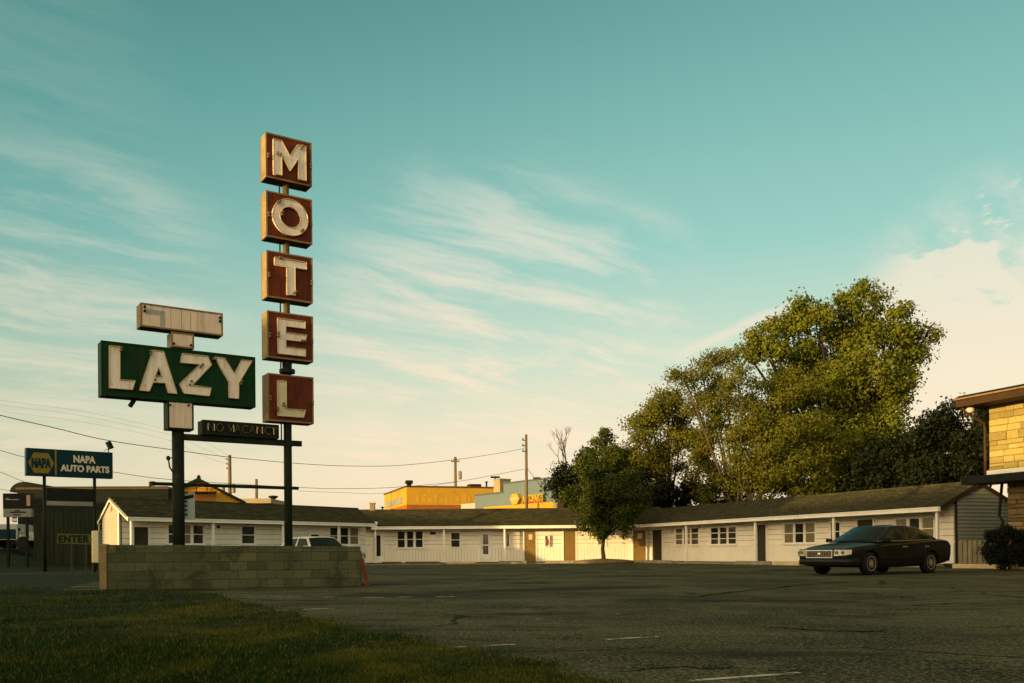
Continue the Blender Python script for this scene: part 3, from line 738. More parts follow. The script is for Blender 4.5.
# concrete wheel stops along the walk
def wheel_stop(M, px0, px1, lab, mt=None):
    y = -0.85; a, _ = onp(M, px0, 566, y); b, _ = onp(M, px1, 566, y)
    if b < a: a, b = b, a
    L = b-a; c = M @ Vector(((a+b)/2, y, 0)); Ms = M.copy(); Ms.translation = c
    m = MB()
    m.add([(-L/2, -0.10, 0), (L/2, -0.10, 0), (L/2, 0.10, 0), (-L/2, 0.10, 0), (-L/2+0.04, -0.07, 0.19), (L/2-0.04, -0.07, 0.19), (L/2-0.04, 0.07, 0.19), (-L/2+0.04, 0.07, 0.19)],
          [(3,2,1,0),(4,5,6,7),(0,1,5,4),(1,2,6,5),(2,3,7,6),(3,0,4,7)])
    o = m.build('wheel_stop', mt or M_conc, None, Ms, bevel=0.012)
    tag(o, lab, 'wheel stop', 'concrete wheel stops along the motel walk')
M_conc_p = mat('pale_concrete', (0.52, 0.41, 0.23), 0.9, 0.2, 3, bump=0.005)
M_conc_d = mat('dark_concrete', (0.085, 0.08, 0.05), 0.9, 0.3, 3, bump=0.005)
wheel_stop(MM, 382, 402, 'dark stained wheel stop by the glass door at the left roof step', M_conc_d)
wheel_stop(MM, 405, 440, 'grey wheel stop below the three part window left of the white post', M_conc_d)
wheel_stop(MM, 446, 476, 'pale yellowish wheel stop just right of the second white porch post', M_conc_p)
wheel_stop(MM, 498, 527, 'grey wheel stop in front of the ochre door with the notice')
wheel_stop(MM, 545, 578, 'grey wheel stop in front of the plain ochre door left of the young tree')
wheel_stop(MR, 646, 672, 'weathered wheel stop below the dark door nearest the inner corner')
wheel_stop(MR, 736, 771, 'weathered wheel stop below the dark door in the middle of the right wing')
wheel_stop(MR, 773, 800, 'weathered wheel stop just left of the parked black car', M_conc_p)

# ------------------------------------------------------------------ STONE BUILDING at the right
SD = 32.6
S0 = Vector((gx(990, SD), SD)); ax = (RW1 - MC).normalized()
MS = frame(S0, ax)
stone = thing('stone_building', 'two storey tan stone building with brown eave at the right edge', 'building', MS)
SL = 22.0; zled = onp(MS, 992, 474.5, 0)[1]; ztop = onp(MS, 990, 404, 0)[1]
def island_stone(name, c1, c2, c3):
    m = bpy.data.materials.new(name); m.use_nodes = True; t = NT(m.node_tree); bs = m.node_tree.nodes['Principled BSDF']
    g = t.node('ShaderNodeNewGeometry').outputs['Random Per Island']; tc = t.node('ShaderNodeTexCoord').outputs['Object']
    c = t.ramp(g, [(0.0, c1), (0.5, c2), (1.0, c3)]); n = t.noise(tc, 9, 5, 0.65)
    k = t.math('ADD', t.math('MULTIPLY', n, 0.7), 0.65); t.put(bs.inputs['Base Color'], t.mix(1.0, c, t.comb(k, k, k), 'MULTIPLY'))
    bs.inputs['Roughness'].default_value = 0.9; bs.inputs['Specular IOR Level'].default_value = 0.2
    b = t.node('ShaderNodeBump'); b.inputs['Distance'].default_value = 0.02; t.put(b.inputs['Height'], n); t.put(bs.inputs['Normal'], b.outputs[0]); return m
def ashlar(x0, x1, z0, z1, y, seed, jitter=0.03):
    rng = random.Random(seed); m = MB(); z = z0
    while z < z1-0.02:
        h = rng.choice((0.17, 0.23, 0.23, 0.30)); zt_ = min(z1, z+h); x = x0
        if z1-zt_ < 0.1: zt_ = z1
        while x < x1:
            w = rng.uniform(0.28, 0.78); xt = min(x1, x+w)
            if x1-xt < 0.1: xt = x1
            sp = rng.random() < 0.22 and zt_-z > 0.22
            zz_ = [(z, (z+zt_)/2), ((z+zt_)/2, zt_)] if sp else [(z, zt_)]
            for a, b in zz_:
                d = rng.uniform(0, jitter); g = 0.010
                m.add([(x+g, y-d+.012, a+g), (xt-g, y-d+.012, a+g), (xt-g, y-d+.012, b-g), (x+g, y-d+.012, b-g), (x+g+.012, y-d, a+g+.012), (xt-g-.012, y-d, a+g+.012), (xt-g-.012, y-d, b-g-.012), (x+g+.012, y-d, b-g-.012),
                       (x+g, y+.05, a+g), (xt-g, y+.05, a+g), (xt-g, y+.05, b-g), (x+g, y+.05, b-g)],
                      [(4, 5, 6, 7), (0, 1, 5, 4), (1, 2, 6, 5), (2, 3, 7, 6), (3, 0, 4, 7), (8, 9, 1, 0), (9, 10, 2, 1), (10, 11, 3, 2), (11, 8, 0, 3)])
            x = xt
        z = zt_
    return m
M_mortar = mat('tan_mortar', (0.24, 0.175, 0.075), 0.95, 0.2, 5)
mb = MB(); mb.box(0, SL, 0.022, 10, zled, ztop+0.3); uw = mb.build('upper_wall', M_mortar, stone, MS)
ashlar(0, SL, zled+.14, ztop+0.3, 0.0, 3).build('facing_stones', island_stone('golden_ashlar', (0.25, 0.19, 0.055), (0.35, 0.27, 0.078), (0.45, 0.35, 0.11)), uw, MS)
mb = MB(); mb.box(0.45, SL, 0.372, 10, 0, zled-0.33); lw_ = mb.build('lower_wall', mat('shaded_mortar', (0.05, 0.038, 0.018), 0.95, 0.2, 5), stone, MS)  # lower stones and mortar darkened to stand in for shade under the ledge
ashlar(0.45, SL, 0.0, zled-0.33, 0.35, 8, 0.06).build('facing_stones', island_stone('shaded_stone', (0.10, 0.07, 0.03), (0.17, 0.12, 0.05), (0.25, 0.18, 0.08)), lw_, MS)
mb = MB(); mb.box(-0.05, SL, -0.10, 0.1, zled-0.06, zled+0.14); mb.build('ledge', M_white, stone, MS, bevel=0.01)
zl = onp(MS, 985, 482, -0.4)[1]
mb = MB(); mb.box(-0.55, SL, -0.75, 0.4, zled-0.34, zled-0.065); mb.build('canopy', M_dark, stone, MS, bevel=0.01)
# overhanging eave: soffit, fascia and a metal roof edge
ex = onp(MS, 960, 400, -0.9)[0]
zf0 = onp(MS, 962, 408, -0.9)[1]
mb = MB(); mb.box(-0.62, SL, -0.9, 10.9, zf0+0.05, zf0+0.30); mb.build('eave', M_brown, stone, MS, bevel=0.01)
mb = MB(); mb.box(-0.67, SL, -0.96, 10.95, zf0+0.302, zf0+0.36); mb.build('roof_edge', M_trim, stone, MS)
mb = MB(); mb.box(-0.57, SL, -0.85, 10.8, zf0+0.361, zf0+0.45); mb.build('roof', M_store, stone, MS)
dp = MB(); dp.tube([(-0.45, -0.75, zf0+0.05), (-0.42, -0.7, zf0-0.1), (-0.10, -0.12, zf0-0.55), (-0.08, -0.10, zf0-0.75), (-0.08, -0.10, zled-0.05)], 0.05, 8); dp.build('downpipe', M_brown, stone, MS)
fl = MB(); fl.lathe([(0.09, 0), (0.14, -0.05), (0.12, -0.16), (0.03, -0.2)], (-0.3, -0.55, zf0+0.03), 12); fl.build('soffit_lamp', M_cream, stone, MS, smooth=True)
dp = MB(); dp.tube([(0.3, 0.25, zled-0.35), (0.22, 0.2, 1.9), (0.35, 0.22, 1.7), (0.35, 0.25, 0.1)], 0.05, 8); dp.build('downpipe', M_dark, stone, MS)
for k in range(4):
    wx = 3.5+k*4.5
    for (za, zb, yy) in ((zled+0.5, zled+1.9, 0.0), (0.9, 2.1, 0.35)):
        f = MB(); f.box(wx-0.08, wx+1.58, yy-0.05, yy-0.003, za-0.08, za); f.box(wx-0.08, wx+1.58, yy-0.05, yy-0.003, zb, zb+0.08); f.box(wx-0.08, wx, yy-0.05, yy-0.003, za, zb); f.box(wx+1.5, wx+1.58, yy-0.05, yy-0.003, za, zb); f.box(wx+0.72, wx+0.78, yy-0.05, yy-0.003, za, zb)
        o = f.build('window', M_white, stone, MS); p = MB(); p.box(wx, wx+1.5, yy-0.02, yy-0.004, za, zb); p.build('pane', M_glass, o, MS)

# bed with kerb in front of it
kb = MB(); kpts = [(19.0, 34.1), (24, 33.6), (34, 29.0)]
p0 = Vector((gx(953, 35.2), 35.2)); p1 = Vector((gx(1030, 33.0), 33.0)); p2 = Vector((34, 25.0))
def strip(pts, w, z0, z1, name, mt):
    m = MB()
    for a, b in zip(pts[:-1], pts[1:]):
        t = (b-a).normalized(); n = Vector((-t.y, t.x))*w/2
        m.prismz([tuple(a-n), tuple(b-n), tuple(b+n), tuple(a+n)], z0, z1)
    return tag(m.build(name, mt, bevel=0.02), kind='structure')
strip([p0, p1, p2], 0.16, -0.05, 0.16, 'kerb', M_conc_p)
bd = MB(); bd.prismz([tuple(p0+Vector((0.0, .09))), tuple(p1+Vector((0, .09))), tuple(p2+Vector((0, .1))), (40, 33), (26, 44), (18.5, 40)], 0.0, 0.14); tag(bd.build('grass_bed', M_soil), kind='structure')

# picket fence between motel and stone building
pf0 = Vector((gx(958.5, 35.9), 35.9)); pf1 = Vector((gx(988, 34.6), 34.6)); MF = frame(pf0, pf1-pf0); Lf = (pf1-pf0).length
pk = thing('picket_fence', 'short pale picket fence between the motel end and the dark bush', 'fence', MF)
n = 6
for i in range(n):
    x = (i+0.5)*Lf/n; w = Lf/n*0.40; m = MB(); hh = 1.08+random.uniform(-.05, .05)
    m.prism([(x-w, 0.1), (x+w, 0.1), (x+w, hh-0.1), (x, hh), (x-w, hh-0.1)], -0.03, 0.0); m.build('picket', M_fence_l, pk, MF)
m = MB(); m.box(0, Lf, 0.002, 0.05, 0.3, 0.4); m.box(0, Lf, 0.002, 0.05, 0.8, 0.9); m.build('rail', M_fence_l, pk, MF)

# ------------------------------------------------------------------ TREES AND PLANTS
def leaf_mesh(name, blobs, n, size, seed, clump=0.85, per=26, flat=0.75, hole=0.0):
    """blobs: (centre, radius). Leaves sit in small sprays scattered through the outer part of every blob."""
    rng = np.random.default_rng(seed)
    sub = []
    for c, r in blobs:                                               # every limb carries several leaf masses of its own
        for q in range(7):
            v = rng.normal(size=3); v /= np.linalg.norm(v); sub.append((np.array(c)+v*r*rng.uniform(0.40, 0.90), r*rng.uniform(0.20, 0.44)))
    vol = np.array([b[1]**2.1 for b in sub]); vol /= vol.sum()
    nc = max(1, n//per); pick = rng.choice(len(sub), nc, p=vol)
    cen = np.array([b[0] for b in sub])[pick]; rad = np.array([b[1] for b in sub])[pick]
    dirs = rng.normal(size=(nc, 3)); dirs[:, 2] += 0.25; dirs /= np.linalg.norm(dirs, axis=1)[:, None]
    rr = rad * (0.55 + 0.5*rng.random(nc)**0.7)
    cc = cen + dirs*rr[:, None]*np.array([1, 1, 0.88])
    cs = clump*(0.45+0.8*rng.random(nc))
    k = np.repeat(np.arange(nc), per)
    pts = cc[k] + np.clip(rng.normal(size=(nc*per, 3)), -1.35, 1.35)*cs[k][:, None]*np.array([0.5, 0.5, 0.5*flat])
    m = len(pts)
    out = pts - cen[k]; out /= np.linalg.norm(out, axis=1)[:, None] + 1e-6
    nr = out*1.0 + rng.normal(size=(m, 3))*0.55; nr /= np.linalg.norm(nr, axis=1)[:, None]
    a = rng.normal(size=(m, 3)); a -= (a*nr).sum(1)[:, None]*nr; a /= np.linalg.norm(a, axis=1)[:, None]
    b = np.cross(nr, a)
    s = size*(0.55+0.95*rng.random(m)**1.5)[:, None]
    q = np.stack([pts-a*s*0.5, pts+b*s*0.33, pts+a*s*0.5, pts-b*s*0.33], 1).reshape(-1, 3)
    me = bpy.data.meshes.new(name); me.vertices.add(4*m); me.vertices.foreach_set('co', q.ravel())
    me.loops.add(4*m); me.loops.foreach_set('vertex_index', np.arange(4*m)); me.polygons.add(m); me.polygons.foreach_set('loop_start', np.arange(m)*4); me.update()
    return me, cc, cs

def branches(mb, base, blobs, r0, seed, fork=0.35, twigs=2, spread=0.5):
    rng = random.Random(seed); base = Vector(base)
    top = sum((Vector(b[0]) for b in blobs), Vector())/len(blobs)
    fz = base.z + (top.z-base.z)*fork
    f = Vector((base.x + (top.x-base.x)*0.25, base.y + (top.y-base.y)*0.25, fz))
    mb.tube([base - Vector((0, 0, 0.1)), base.lerp(f, 0.1) , base.lerp(f, 0.5) + Vector((rng.uniform(-.1, .1), 0, 0)), f], r0*1.25, 9, r0*0.8)
    for c, r in blobs:
        c = Vector(c); mid = f.lerp(c, 0.5) + Vector((rng.uniform(-1, 1), rng.uniform(-1, 1), rng.uniform(0, 1)))*r*0.25*spread
        q = f.lerp(mid, 0.5)+Vector((rng.uniform(-1, 1), rng.uniform(-1, 1), rng.uniform(-.3, .8)))*0.12*r
        mb.tube([f, q, mid, c], r0*0.55, 6, r0*0.13)
        for k in range(twigs):
            e = c + Vector((rng.uniform(-1, 1), rng.uniform(-1, 1), rng.uniform(-.3, 1))).normalized()*r*0.9
            mb.tube([mid.lerp(c, rng.uniform(.2, .9)), c.lerp(e, .5)+Vector((rng.uniform(-1, 1), rng.uniform(-1, 1), 0))*0.1*r, e], r0*0.15, 4, r0*0.04)

def pxblobs(lst, d, seed, depth=1.0):
    rng = random.Random(seed); out = []
    for (x, y, r) in lst:
        dd = d + rng.uniform(-1, 1)*r*d/F*0.9*depth
        out.append((at(x, y, dd), r*dd/F))
    return out

def tree(name, label, blobs, base, leafm, n, size, seed, trunk_r=0.25, bark=None, clump=0.85, per=26, cat='tree', group=None, fork=0.35, twigs=2, trunk=True, flat=0.75):
    o = thing(name, label, cat, Vector(base), group)
    me, cc, cs = leaf_mesh('crown', blobs, n, size, seed, clump, per, flat)
    M = Matrix.Translation(Vector(base))
    for_co = np.empty(len(me.vertices)*3); me.vertices.foreach_get('co', for_co); for_co = for_co.reshape(-1, 3) - np.array(base); me.vertices.foreach_set('co', for_co.ravel()); me.update()
    link('crown', me, leafm, o, M)
    if trunk:
        mb = MB(); branches(mb, base, blobs, trunk_r, seed, fork, twigs); mb.v = [tuple(Vector(v)-Vector(base)) for v in mb.v]
        mb.build('trunk', bark or M_bark, o, M, smooth=True)
    return o

L_maple = leaf_mat('maple_leaves', (0.072, 0.098, 0.008), (0.135, 0.142, 0.012), (0.20, 0.20, 0.02), 0.22)
L_locust = leaf_mat('locust_leaves', (0.070, 0.084, 0.008), (0.125, 0.120, 0.011), (0.175, 0.15, 0.018), 0.25)
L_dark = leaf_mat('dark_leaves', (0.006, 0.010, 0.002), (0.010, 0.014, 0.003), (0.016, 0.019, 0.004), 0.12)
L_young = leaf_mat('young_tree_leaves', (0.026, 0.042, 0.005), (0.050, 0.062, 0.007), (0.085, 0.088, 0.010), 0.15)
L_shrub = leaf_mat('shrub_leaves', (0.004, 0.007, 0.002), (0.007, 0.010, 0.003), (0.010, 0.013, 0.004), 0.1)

tree('broadleaf_tree', 'tallest golden green tree with dense clumped leaves behind the right wing',
     pxblobs([(876, 304, 22), (862, 292, 11), (852, 322, 28), (896, 328, 26), (914, 340, 24), (928, 332, 14), (838, 303, 14), (838, 338, 24), (850, 376, 26), (830, 392, 26), (868, 400, 24), (846, 420, 26), (800, 365, 26), (880, 425, 22), (806, 324, 24), (784, 334, 24), (760, 342, 20), (745, 350, 12), (826, 360, 40), (872, 372, 44), (900, 372, 22),
              (790, 380, 34), (840, 415, 50), (888, 412, 32), (868, 440, 46), (800, 430, 44), (900, 450, 30), (840, 465, 44), (880, 470, 36), (912, 352, 18), (905, 385, 14), (775, 352, 18), (820, 320, 16), (860, 345, 30)], 68, 1),
     (gx(838, 68), 68, 0), L_maple, 125000, 0.23, 11, 0.50, M_bark_d, clump=0.95, per=34)
tree('feathery_tree', 'airy yellow green tree with fine leaves and fanned bright trunks, front of the group',
     pxblobs([(700, 368, 22), (722, 374, 22), (684, 376, 16), (742, 398, 30), (768, 400, 30), (715, 404, 26), (690, 398, 18), (790, 430, 34), (760, 438, 30), (735, 440, 24), (816, 448, 30), (780, 468, 30), (815, 480, 24), (750, 476, 26), (720, 470, 20), (832, 470, 16), (700, 440, 18), (705, 485, 18), (790, 388, 22), (765, 420, 28), (750, 455, 28), (800, 468, 26), (725, 425, 20), (765, 488, 18), (800, 492, 16), (730, 488, 14)], 62, 2),
     (gx(738, 62), 62, 0), L_locust, 80000, 0.15, 12, 0.24, M_bark, clump=0.95, per=30, fork=0.22, twigs=3, flat=0.45)
tree('dark_green_tree', 'dark round headed tree left of the airy tree behind the right wing',
     pxblobs([(650, 410, 20), (668, 402, 16), (640, 424, 16), (660, 430, 26), (682, 425, 22), (694, 452, 24), (650, 455, 26), (672, 468, 28), (632, 455, 14), (700, 480, 20)], 66, 3),
     (gx(668, 66), 66, 0), L_locust, 30000, 0.17, 13, 0.25, M_bark_d, clump=0.9, per=28)
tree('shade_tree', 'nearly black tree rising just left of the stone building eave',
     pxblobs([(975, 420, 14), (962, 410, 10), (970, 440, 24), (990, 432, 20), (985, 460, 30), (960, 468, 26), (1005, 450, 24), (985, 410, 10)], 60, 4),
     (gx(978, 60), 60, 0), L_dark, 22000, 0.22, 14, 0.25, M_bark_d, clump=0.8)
tree('shade_tree', 'dark broad tree set forward as the shaded lower right of the tallest tree',
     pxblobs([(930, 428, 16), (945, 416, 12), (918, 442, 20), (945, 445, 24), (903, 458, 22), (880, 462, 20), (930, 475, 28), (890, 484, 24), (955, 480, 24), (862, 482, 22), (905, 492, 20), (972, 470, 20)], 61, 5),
     (gx(928, 61), 61, 0), L_dark, 40000, 0.22, 15, 0.28, M_bark_d, clump=1.1)  # brought forward, near-black, to stand in for shade on the tall tree
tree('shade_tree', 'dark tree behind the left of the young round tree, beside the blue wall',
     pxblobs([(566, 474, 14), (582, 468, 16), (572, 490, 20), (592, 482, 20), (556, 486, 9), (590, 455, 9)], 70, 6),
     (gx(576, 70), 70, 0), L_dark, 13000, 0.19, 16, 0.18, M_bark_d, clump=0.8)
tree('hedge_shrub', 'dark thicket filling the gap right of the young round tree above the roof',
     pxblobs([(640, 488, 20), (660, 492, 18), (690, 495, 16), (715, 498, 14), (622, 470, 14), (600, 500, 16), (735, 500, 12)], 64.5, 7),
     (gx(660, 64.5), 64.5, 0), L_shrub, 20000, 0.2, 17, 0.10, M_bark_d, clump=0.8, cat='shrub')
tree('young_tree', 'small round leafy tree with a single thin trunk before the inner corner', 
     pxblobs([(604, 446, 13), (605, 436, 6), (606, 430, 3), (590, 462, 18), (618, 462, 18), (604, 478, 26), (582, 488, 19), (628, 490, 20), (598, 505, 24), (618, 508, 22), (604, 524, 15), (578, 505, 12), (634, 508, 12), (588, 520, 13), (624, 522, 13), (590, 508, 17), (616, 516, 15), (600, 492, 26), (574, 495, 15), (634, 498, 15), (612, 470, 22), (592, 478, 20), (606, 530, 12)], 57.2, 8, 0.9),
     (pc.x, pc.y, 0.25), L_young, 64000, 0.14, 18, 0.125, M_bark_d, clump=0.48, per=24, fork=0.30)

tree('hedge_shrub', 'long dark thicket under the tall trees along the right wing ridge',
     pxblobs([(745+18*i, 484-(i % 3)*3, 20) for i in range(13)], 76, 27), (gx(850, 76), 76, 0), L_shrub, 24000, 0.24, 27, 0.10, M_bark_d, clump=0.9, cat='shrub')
# bare tree
def bare_tree():
    b = Vector((gx(566, 74), 74, 0)); o = thing('bare_tree', 'leafless grey tree with fine twigs beside the utility pole', 'tree', b)
    mb = MB(); rng = random.Random(5)
    def grow(p, d, L, r, k):
        if k == 0 or r < 0.006: return
        q = p + d*L; mid = p.lerp(q, .5) + Vector((rng.uniform(-1, 1), rng.uniform(-1, 1), rng.uniform(-1, 1)))*L*0.06
        mb.tube([p, mid, q], r, 5, r*0.7, cap=False)
        for i in range(rng.choice((2, 2, 3))):
            nd = (d + Vector((rng.uniform(-1, 1), rng.uniform(-1, 1), rng.uniform(-.2, .8)))*0.55).normalized()
            grow(q if i else mid.lerp(q, rng.uniform(.5, 1)), nd, L*rng.uniform(.62, .82), r*0.62, k-1)
    grow(Vector((0, 0, 0)), Vector((0.02, 0, 1)), 5.0, 0.15, 1)
    grow(Vector((0.1, 0, 4.9)), Vector((0.0, 0, 1)), 1.9, 0.11, 7)
    mb.build('trunk', M_bark, o, Matrix.Translation(b))
bare_tree()

bb = Vector((gx(1004, 31.0), 31.0, 0.02))
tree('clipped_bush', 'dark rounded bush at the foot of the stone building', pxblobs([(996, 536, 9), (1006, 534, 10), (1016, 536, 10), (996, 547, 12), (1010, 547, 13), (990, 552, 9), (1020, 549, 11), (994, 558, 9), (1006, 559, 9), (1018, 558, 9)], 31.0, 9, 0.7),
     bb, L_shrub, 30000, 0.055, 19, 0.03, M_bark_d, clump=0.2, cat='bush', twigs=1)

# ------------------------------------------------------------------ SIGN WALL, MOTEL SIGN
wl0 = Vector((gx(107, 20.15), 20.15)); wl1 = Vector((gx(360.5, 20.9), 20.9)); MWl = frame(wl0, wl1-wl0); LWl = (wl1-wl0).length
blk = thing('block_wall', 'low grey concrete block wall at the foot of the motel sign', 'wall', MWl)
zt0, zt1 = 0.985, 0.90
m = MB(); m.prism([(0, 0), (LWl, 0), (LWl, zt1-0.09), (0, zt0-0.09)], 0.0, 0.2)
m.prism([(0.02, 0), (0.2, 0), (0.2, zt0-0.09), (0.02, zt0-0.09)], 0.2, 1.9); m.prism([(LWl-0.2, 0), (LWl-0.02, 0), (LWl-0.02, zt1-0.10), (LWl-0.2, zt1-0.10)], 0.2, 1.9)
m.build('block_courses', M_block, blk, MWl, bevel=0.006)
rng = random.Random(4)
m = MB(); x = 0.0
while x < LWl:                                                      # capping blocks, a little uneven
    x1 = min(LWl, x+0.4); dz = rng.uniform(-0.008, 0.006); za = zt0+(zt1-zt0)*x/LWl; zb = zt0+(zt1-zt0)*x1/LWl; dy = rng.uniform(-0.012, 0.004)
    m.prism([(x+0.004, za-0.088+dz*0.0), (x1-0.004, zb-0.088), (x1-0.004, zb+dz), (x+0.004, za+dz)], -0.01+dy, 0.21); x = x1
m.build('cap_course', M_block, blk, MWl, bevel=0.008)
m = MB(); m.box(-0.155, -0.004, -0.03, 0.24, 0, zt0+0.01); m.build('lit_wall_end', mat('warm_lit_tan', (0.24, 0.175, 0.085), 0.9, 0.25, 3, bump=0.006), blk, MWl, bevel=0.012)  # tan colour stands in for warm light on the wall's end face
# plank leaning on the wall's end
a = MWl @ Vector((LWl+0.02, -0.03, 0.62)); b = MWl @ Vector((LWl+0.16, -0.22, 0.0))
u = (a-b).normalized(); sd = Vector((wl1.x-wl0.x, wl1.y-wl0.y, 0)).normalized(); sd = (sd - u*sd.dot(u)).normalized(); nn = u.cross(sd)
m = MB(); vs = []
for q in (b, a):
    for (i, j) in ((-1, -1), (1, -1), (1, 1), (-1, 1)): vs.append(q + sd*0.045*i + nn*0.022*j)
m.add(vs, [(3, 2, 1, 0), (4, 5, 6, 7), (0, 1, 5, 4), (1, 2, 6, 5), (2, 3, 7, 6), (3, 0, 4, 7)])
o = wlink('leaning_plank', m, M_rust); tag(o, 'rust orange plank leaning on the right end of the block wall', 'plank')

SG = math.atan2(F, 1400.0)
sa = (math.cos(R(33.2)), math.sin(R(33.2)))
P2 = Vector((gx(288.6, 22.4), 22.4, 0)); MG = frame((P2.x, P2.y, 0), sa)
sign = thing('motel_sign', 'tall roadside motel sign of stacked red letter boxes and a green name board', 'sign', MG)
BD = 0.19; YF = -BD                                                # half depth; front face
def strip_box(name, x0, x1, z0, z1, mt_face, mt_side, y0=None, y1=None, parent=None, trim=M_trim, slant=None, under=M_under):
    y0 = -BD if y0 is None else y0; y1 = BD if y1 is None else y1
    m = MB(); m.box(x0, x1, y0+0.012, y1-0.012, z0+0.004, z1)
    body = m.build(name, mt_side, parent or sign, MG, bevel=0.004)
    u_ = MB(); u_.box(x0+0.01, x1-0.01, y0+0.014, y1-0.014, z0-0.012, z0+0.003); u_.build('bottom_plate', under, body, MG)
    for (ya, yb) in ((y0, y0+0.0115), (y1-0.0115, y1)):
        f = MB(); f.box(x0+0.03, x1-0.03, ya, yb, z0+0.03, z1-0.03); f.build('face', mt_face, body, MG)
    t = MB()
    for (ya, yb) in ((y0-0.012, y0+0.011), (y1-0.011, y1+0.012)):
        t.box(x0-0.004, x0+0.032, ya, yb, z0-0.006, z1+0.006); t.box(x1-0.032, x1+0.004, ya, yb, z0-0.006, z1+0.006)
        t.box(x0+0.032, x1-0.032, ya, yb, z0-0.006, z0+0.03); t.box(x0+0.032, x1-0.032, ya, yb, z1-0.03, z1+0.006)
    t.build('edge_trim', trim, body, MG)
    return body

def letter(parent, loops, mt=M_letter, y=None, tube=True, thick=0.03):
    y = YF-0.002 if y is None else y
    me = outline_mesh('letter', loops, thick)
    for v in me.vertices: v.co.y += y - thick
    o = link('letter', me, mt, parent, MG)
    # raised rim of unlit tubing round the outline
    if tube:
        tm = tube_mesh('neon_tube', loops, 0.012, y-2*thick-0.012); link('neon_tube', tm, M_neon, parent, MG)
    return o

M_sock = mat('socket_porcelain', (0.20, 0.14, 0.06), 0.4, 0.3, 5)
def socket(par, x, y, z, L):
    c = MB(); c.lathe([(0.018, 0), (0.018, -L*.6), (0.028, -L*.63), (0.026, -L)], (x, y, z), 8, 'y'); c.build('tube_socket', M_sock, par, MG)
def circle(cx, cz, rx, rz, n=36, rev=False):
    p = [(cx+rx*math.cos(2*math.pi*k/n), cz+rz*math.sin(2*math.pi*k/n)) for k in range(n)]
    return p[::-1] if rev else p

xl = onp(MG, 266.9, 300, YF)[0]; xr = onp(MG, 312.6, 300, YF)[0]
M_poly = [[(.12,.06),(.12,.90),(.31,.90),(.50,.58),(.69,.90),(.88,.90),(.88,.06),(.70,.06),(.70,.56),(.50,.21),(.31,.56),(.31,.06)]]
O_poly = [circle(.5,.5,.415,.43), circle(.5,.5,.245,.245, rev=True)]
T_poly = [[(.13,.90),(.87,.90),(.87,.73),(.60,.73),(.60,.08),(.41,.08),(.41,.73),(.13,.73)]]
E_poly = [[(.19,.07),(.19,.89),(.83,.89),(.83,.725),(.37,.725),(.37,.575),(.86,.575),(.83,.41),(.37,.41),(.37,.24),(.83,.24),(.83,.07)]]
L_poly = [[(.175,.09),(.175,.89),(.37,.89),(.37,.26),(.82,.26),(.77,.09)]]
boxes = [('M', 132.4, 176.9, M_poly), ('O', 190.6, 236.2, O_poly), ('T', 250.2, 296.6, T_poly), ('E', 310.4, 357.0, E_poly), ('L', 373.0, 420.4, L_poly)]
zz = []
for (ch, ya, yb, loops) in boxes:
    z1 = onp(MG, 267, ya, YF)[1]; z0 = onp(MG, 267, yb, YF)[1]; zz.append((z0, z1))
    fm = M_redface
    b = strip_box('letter_box', xl, xr, z0, z1, fm, M_redside)
    w, h = xr-xl, z1-z0
    mtl = M_letter if ch != 'L' else mat('yellowed_white_enamel', (0.58, 0.52, 0.33), 0.55, 0.12, 2.0, stain=(0.33, 0.26, 0.13), stain_amt=0.4)
    letter(b, [[(xl+(.5+(p[0]-.5)*.93)*w, z0+(.49+(p[1]-.5)*.93)*h) for p in lp] for lp in loops], mtl)
    # tube supports and the sockets at both edges
    for (fx, fz) in ((0.035, .50), (0.965, .47), (0.035, .44), (0.965, .41)):
        socket(b, xl+fx*w, YF-0.004, z0+fz*h, 0.09)
    for (fx, fz) in {'M': ((.22, .55), (.28, .53), (.76, .84), (.74, .79)), 'O': ((.22, .76), (.27, .79), (.72, .22), (.76, .25), (.31, .57), (.30, .5)), 'T': ((.25, .86), (.3, .85), (.55, .14), (.60, .17)), 'E': ((.21, .52), (.21, .45), (.72, .42), (.78, .42)), 'L': ((.31, .37), (.31, .32), (.18, .26), (.18, .21))}[ch]:
        socket(b, xl+fx*w, YF-0.05, z0+fz*h, 0.12)

# poles
ztop = zz[0][1]; 
m = MB(); m.tube([(0, 0, -0.2), (0, 0, zz[3][0]-0.05)], 0.098, 14); m.build('pole', M_steel, sign, MG, smooth=True)
m = MB(); m.tube([(0, 0, zz[3][0]-0.05), (0, 0, ztop-0.05)], 0.078, 14); m.build('pole', M_pole, sign, MG, smooth=True)
m = MB(); zc = (zz[4][1]+zz[3][0])/2; m.lathe([(0.10, zc-0.12), (0.19, zc-0.11), (0.19, zc-0.02), (0.11, zc), (0.12, zc+0.14)], (0, 0, 0), 14); m.build('pole_collar', M_steel, sign, MG)
m = MB(); m.tube([(-0.15, 0.02, zz[4][0]-0.45), (-0.15, 0.02, ztop-0.3)], 0.018, 6); m.build('conduit', M_dark, sign, MG)
x1 = onp(MG, 178.3, 480, 0)[0]
zlow = onp(MG, 178, 430, 0)[1]
m = MB(); m.tube([(x1, 0, -0.2), (x1, 0, zlow+0.5)], 0.135, 16); m.build('pole', M_steel, sign, MG, smooth=True)

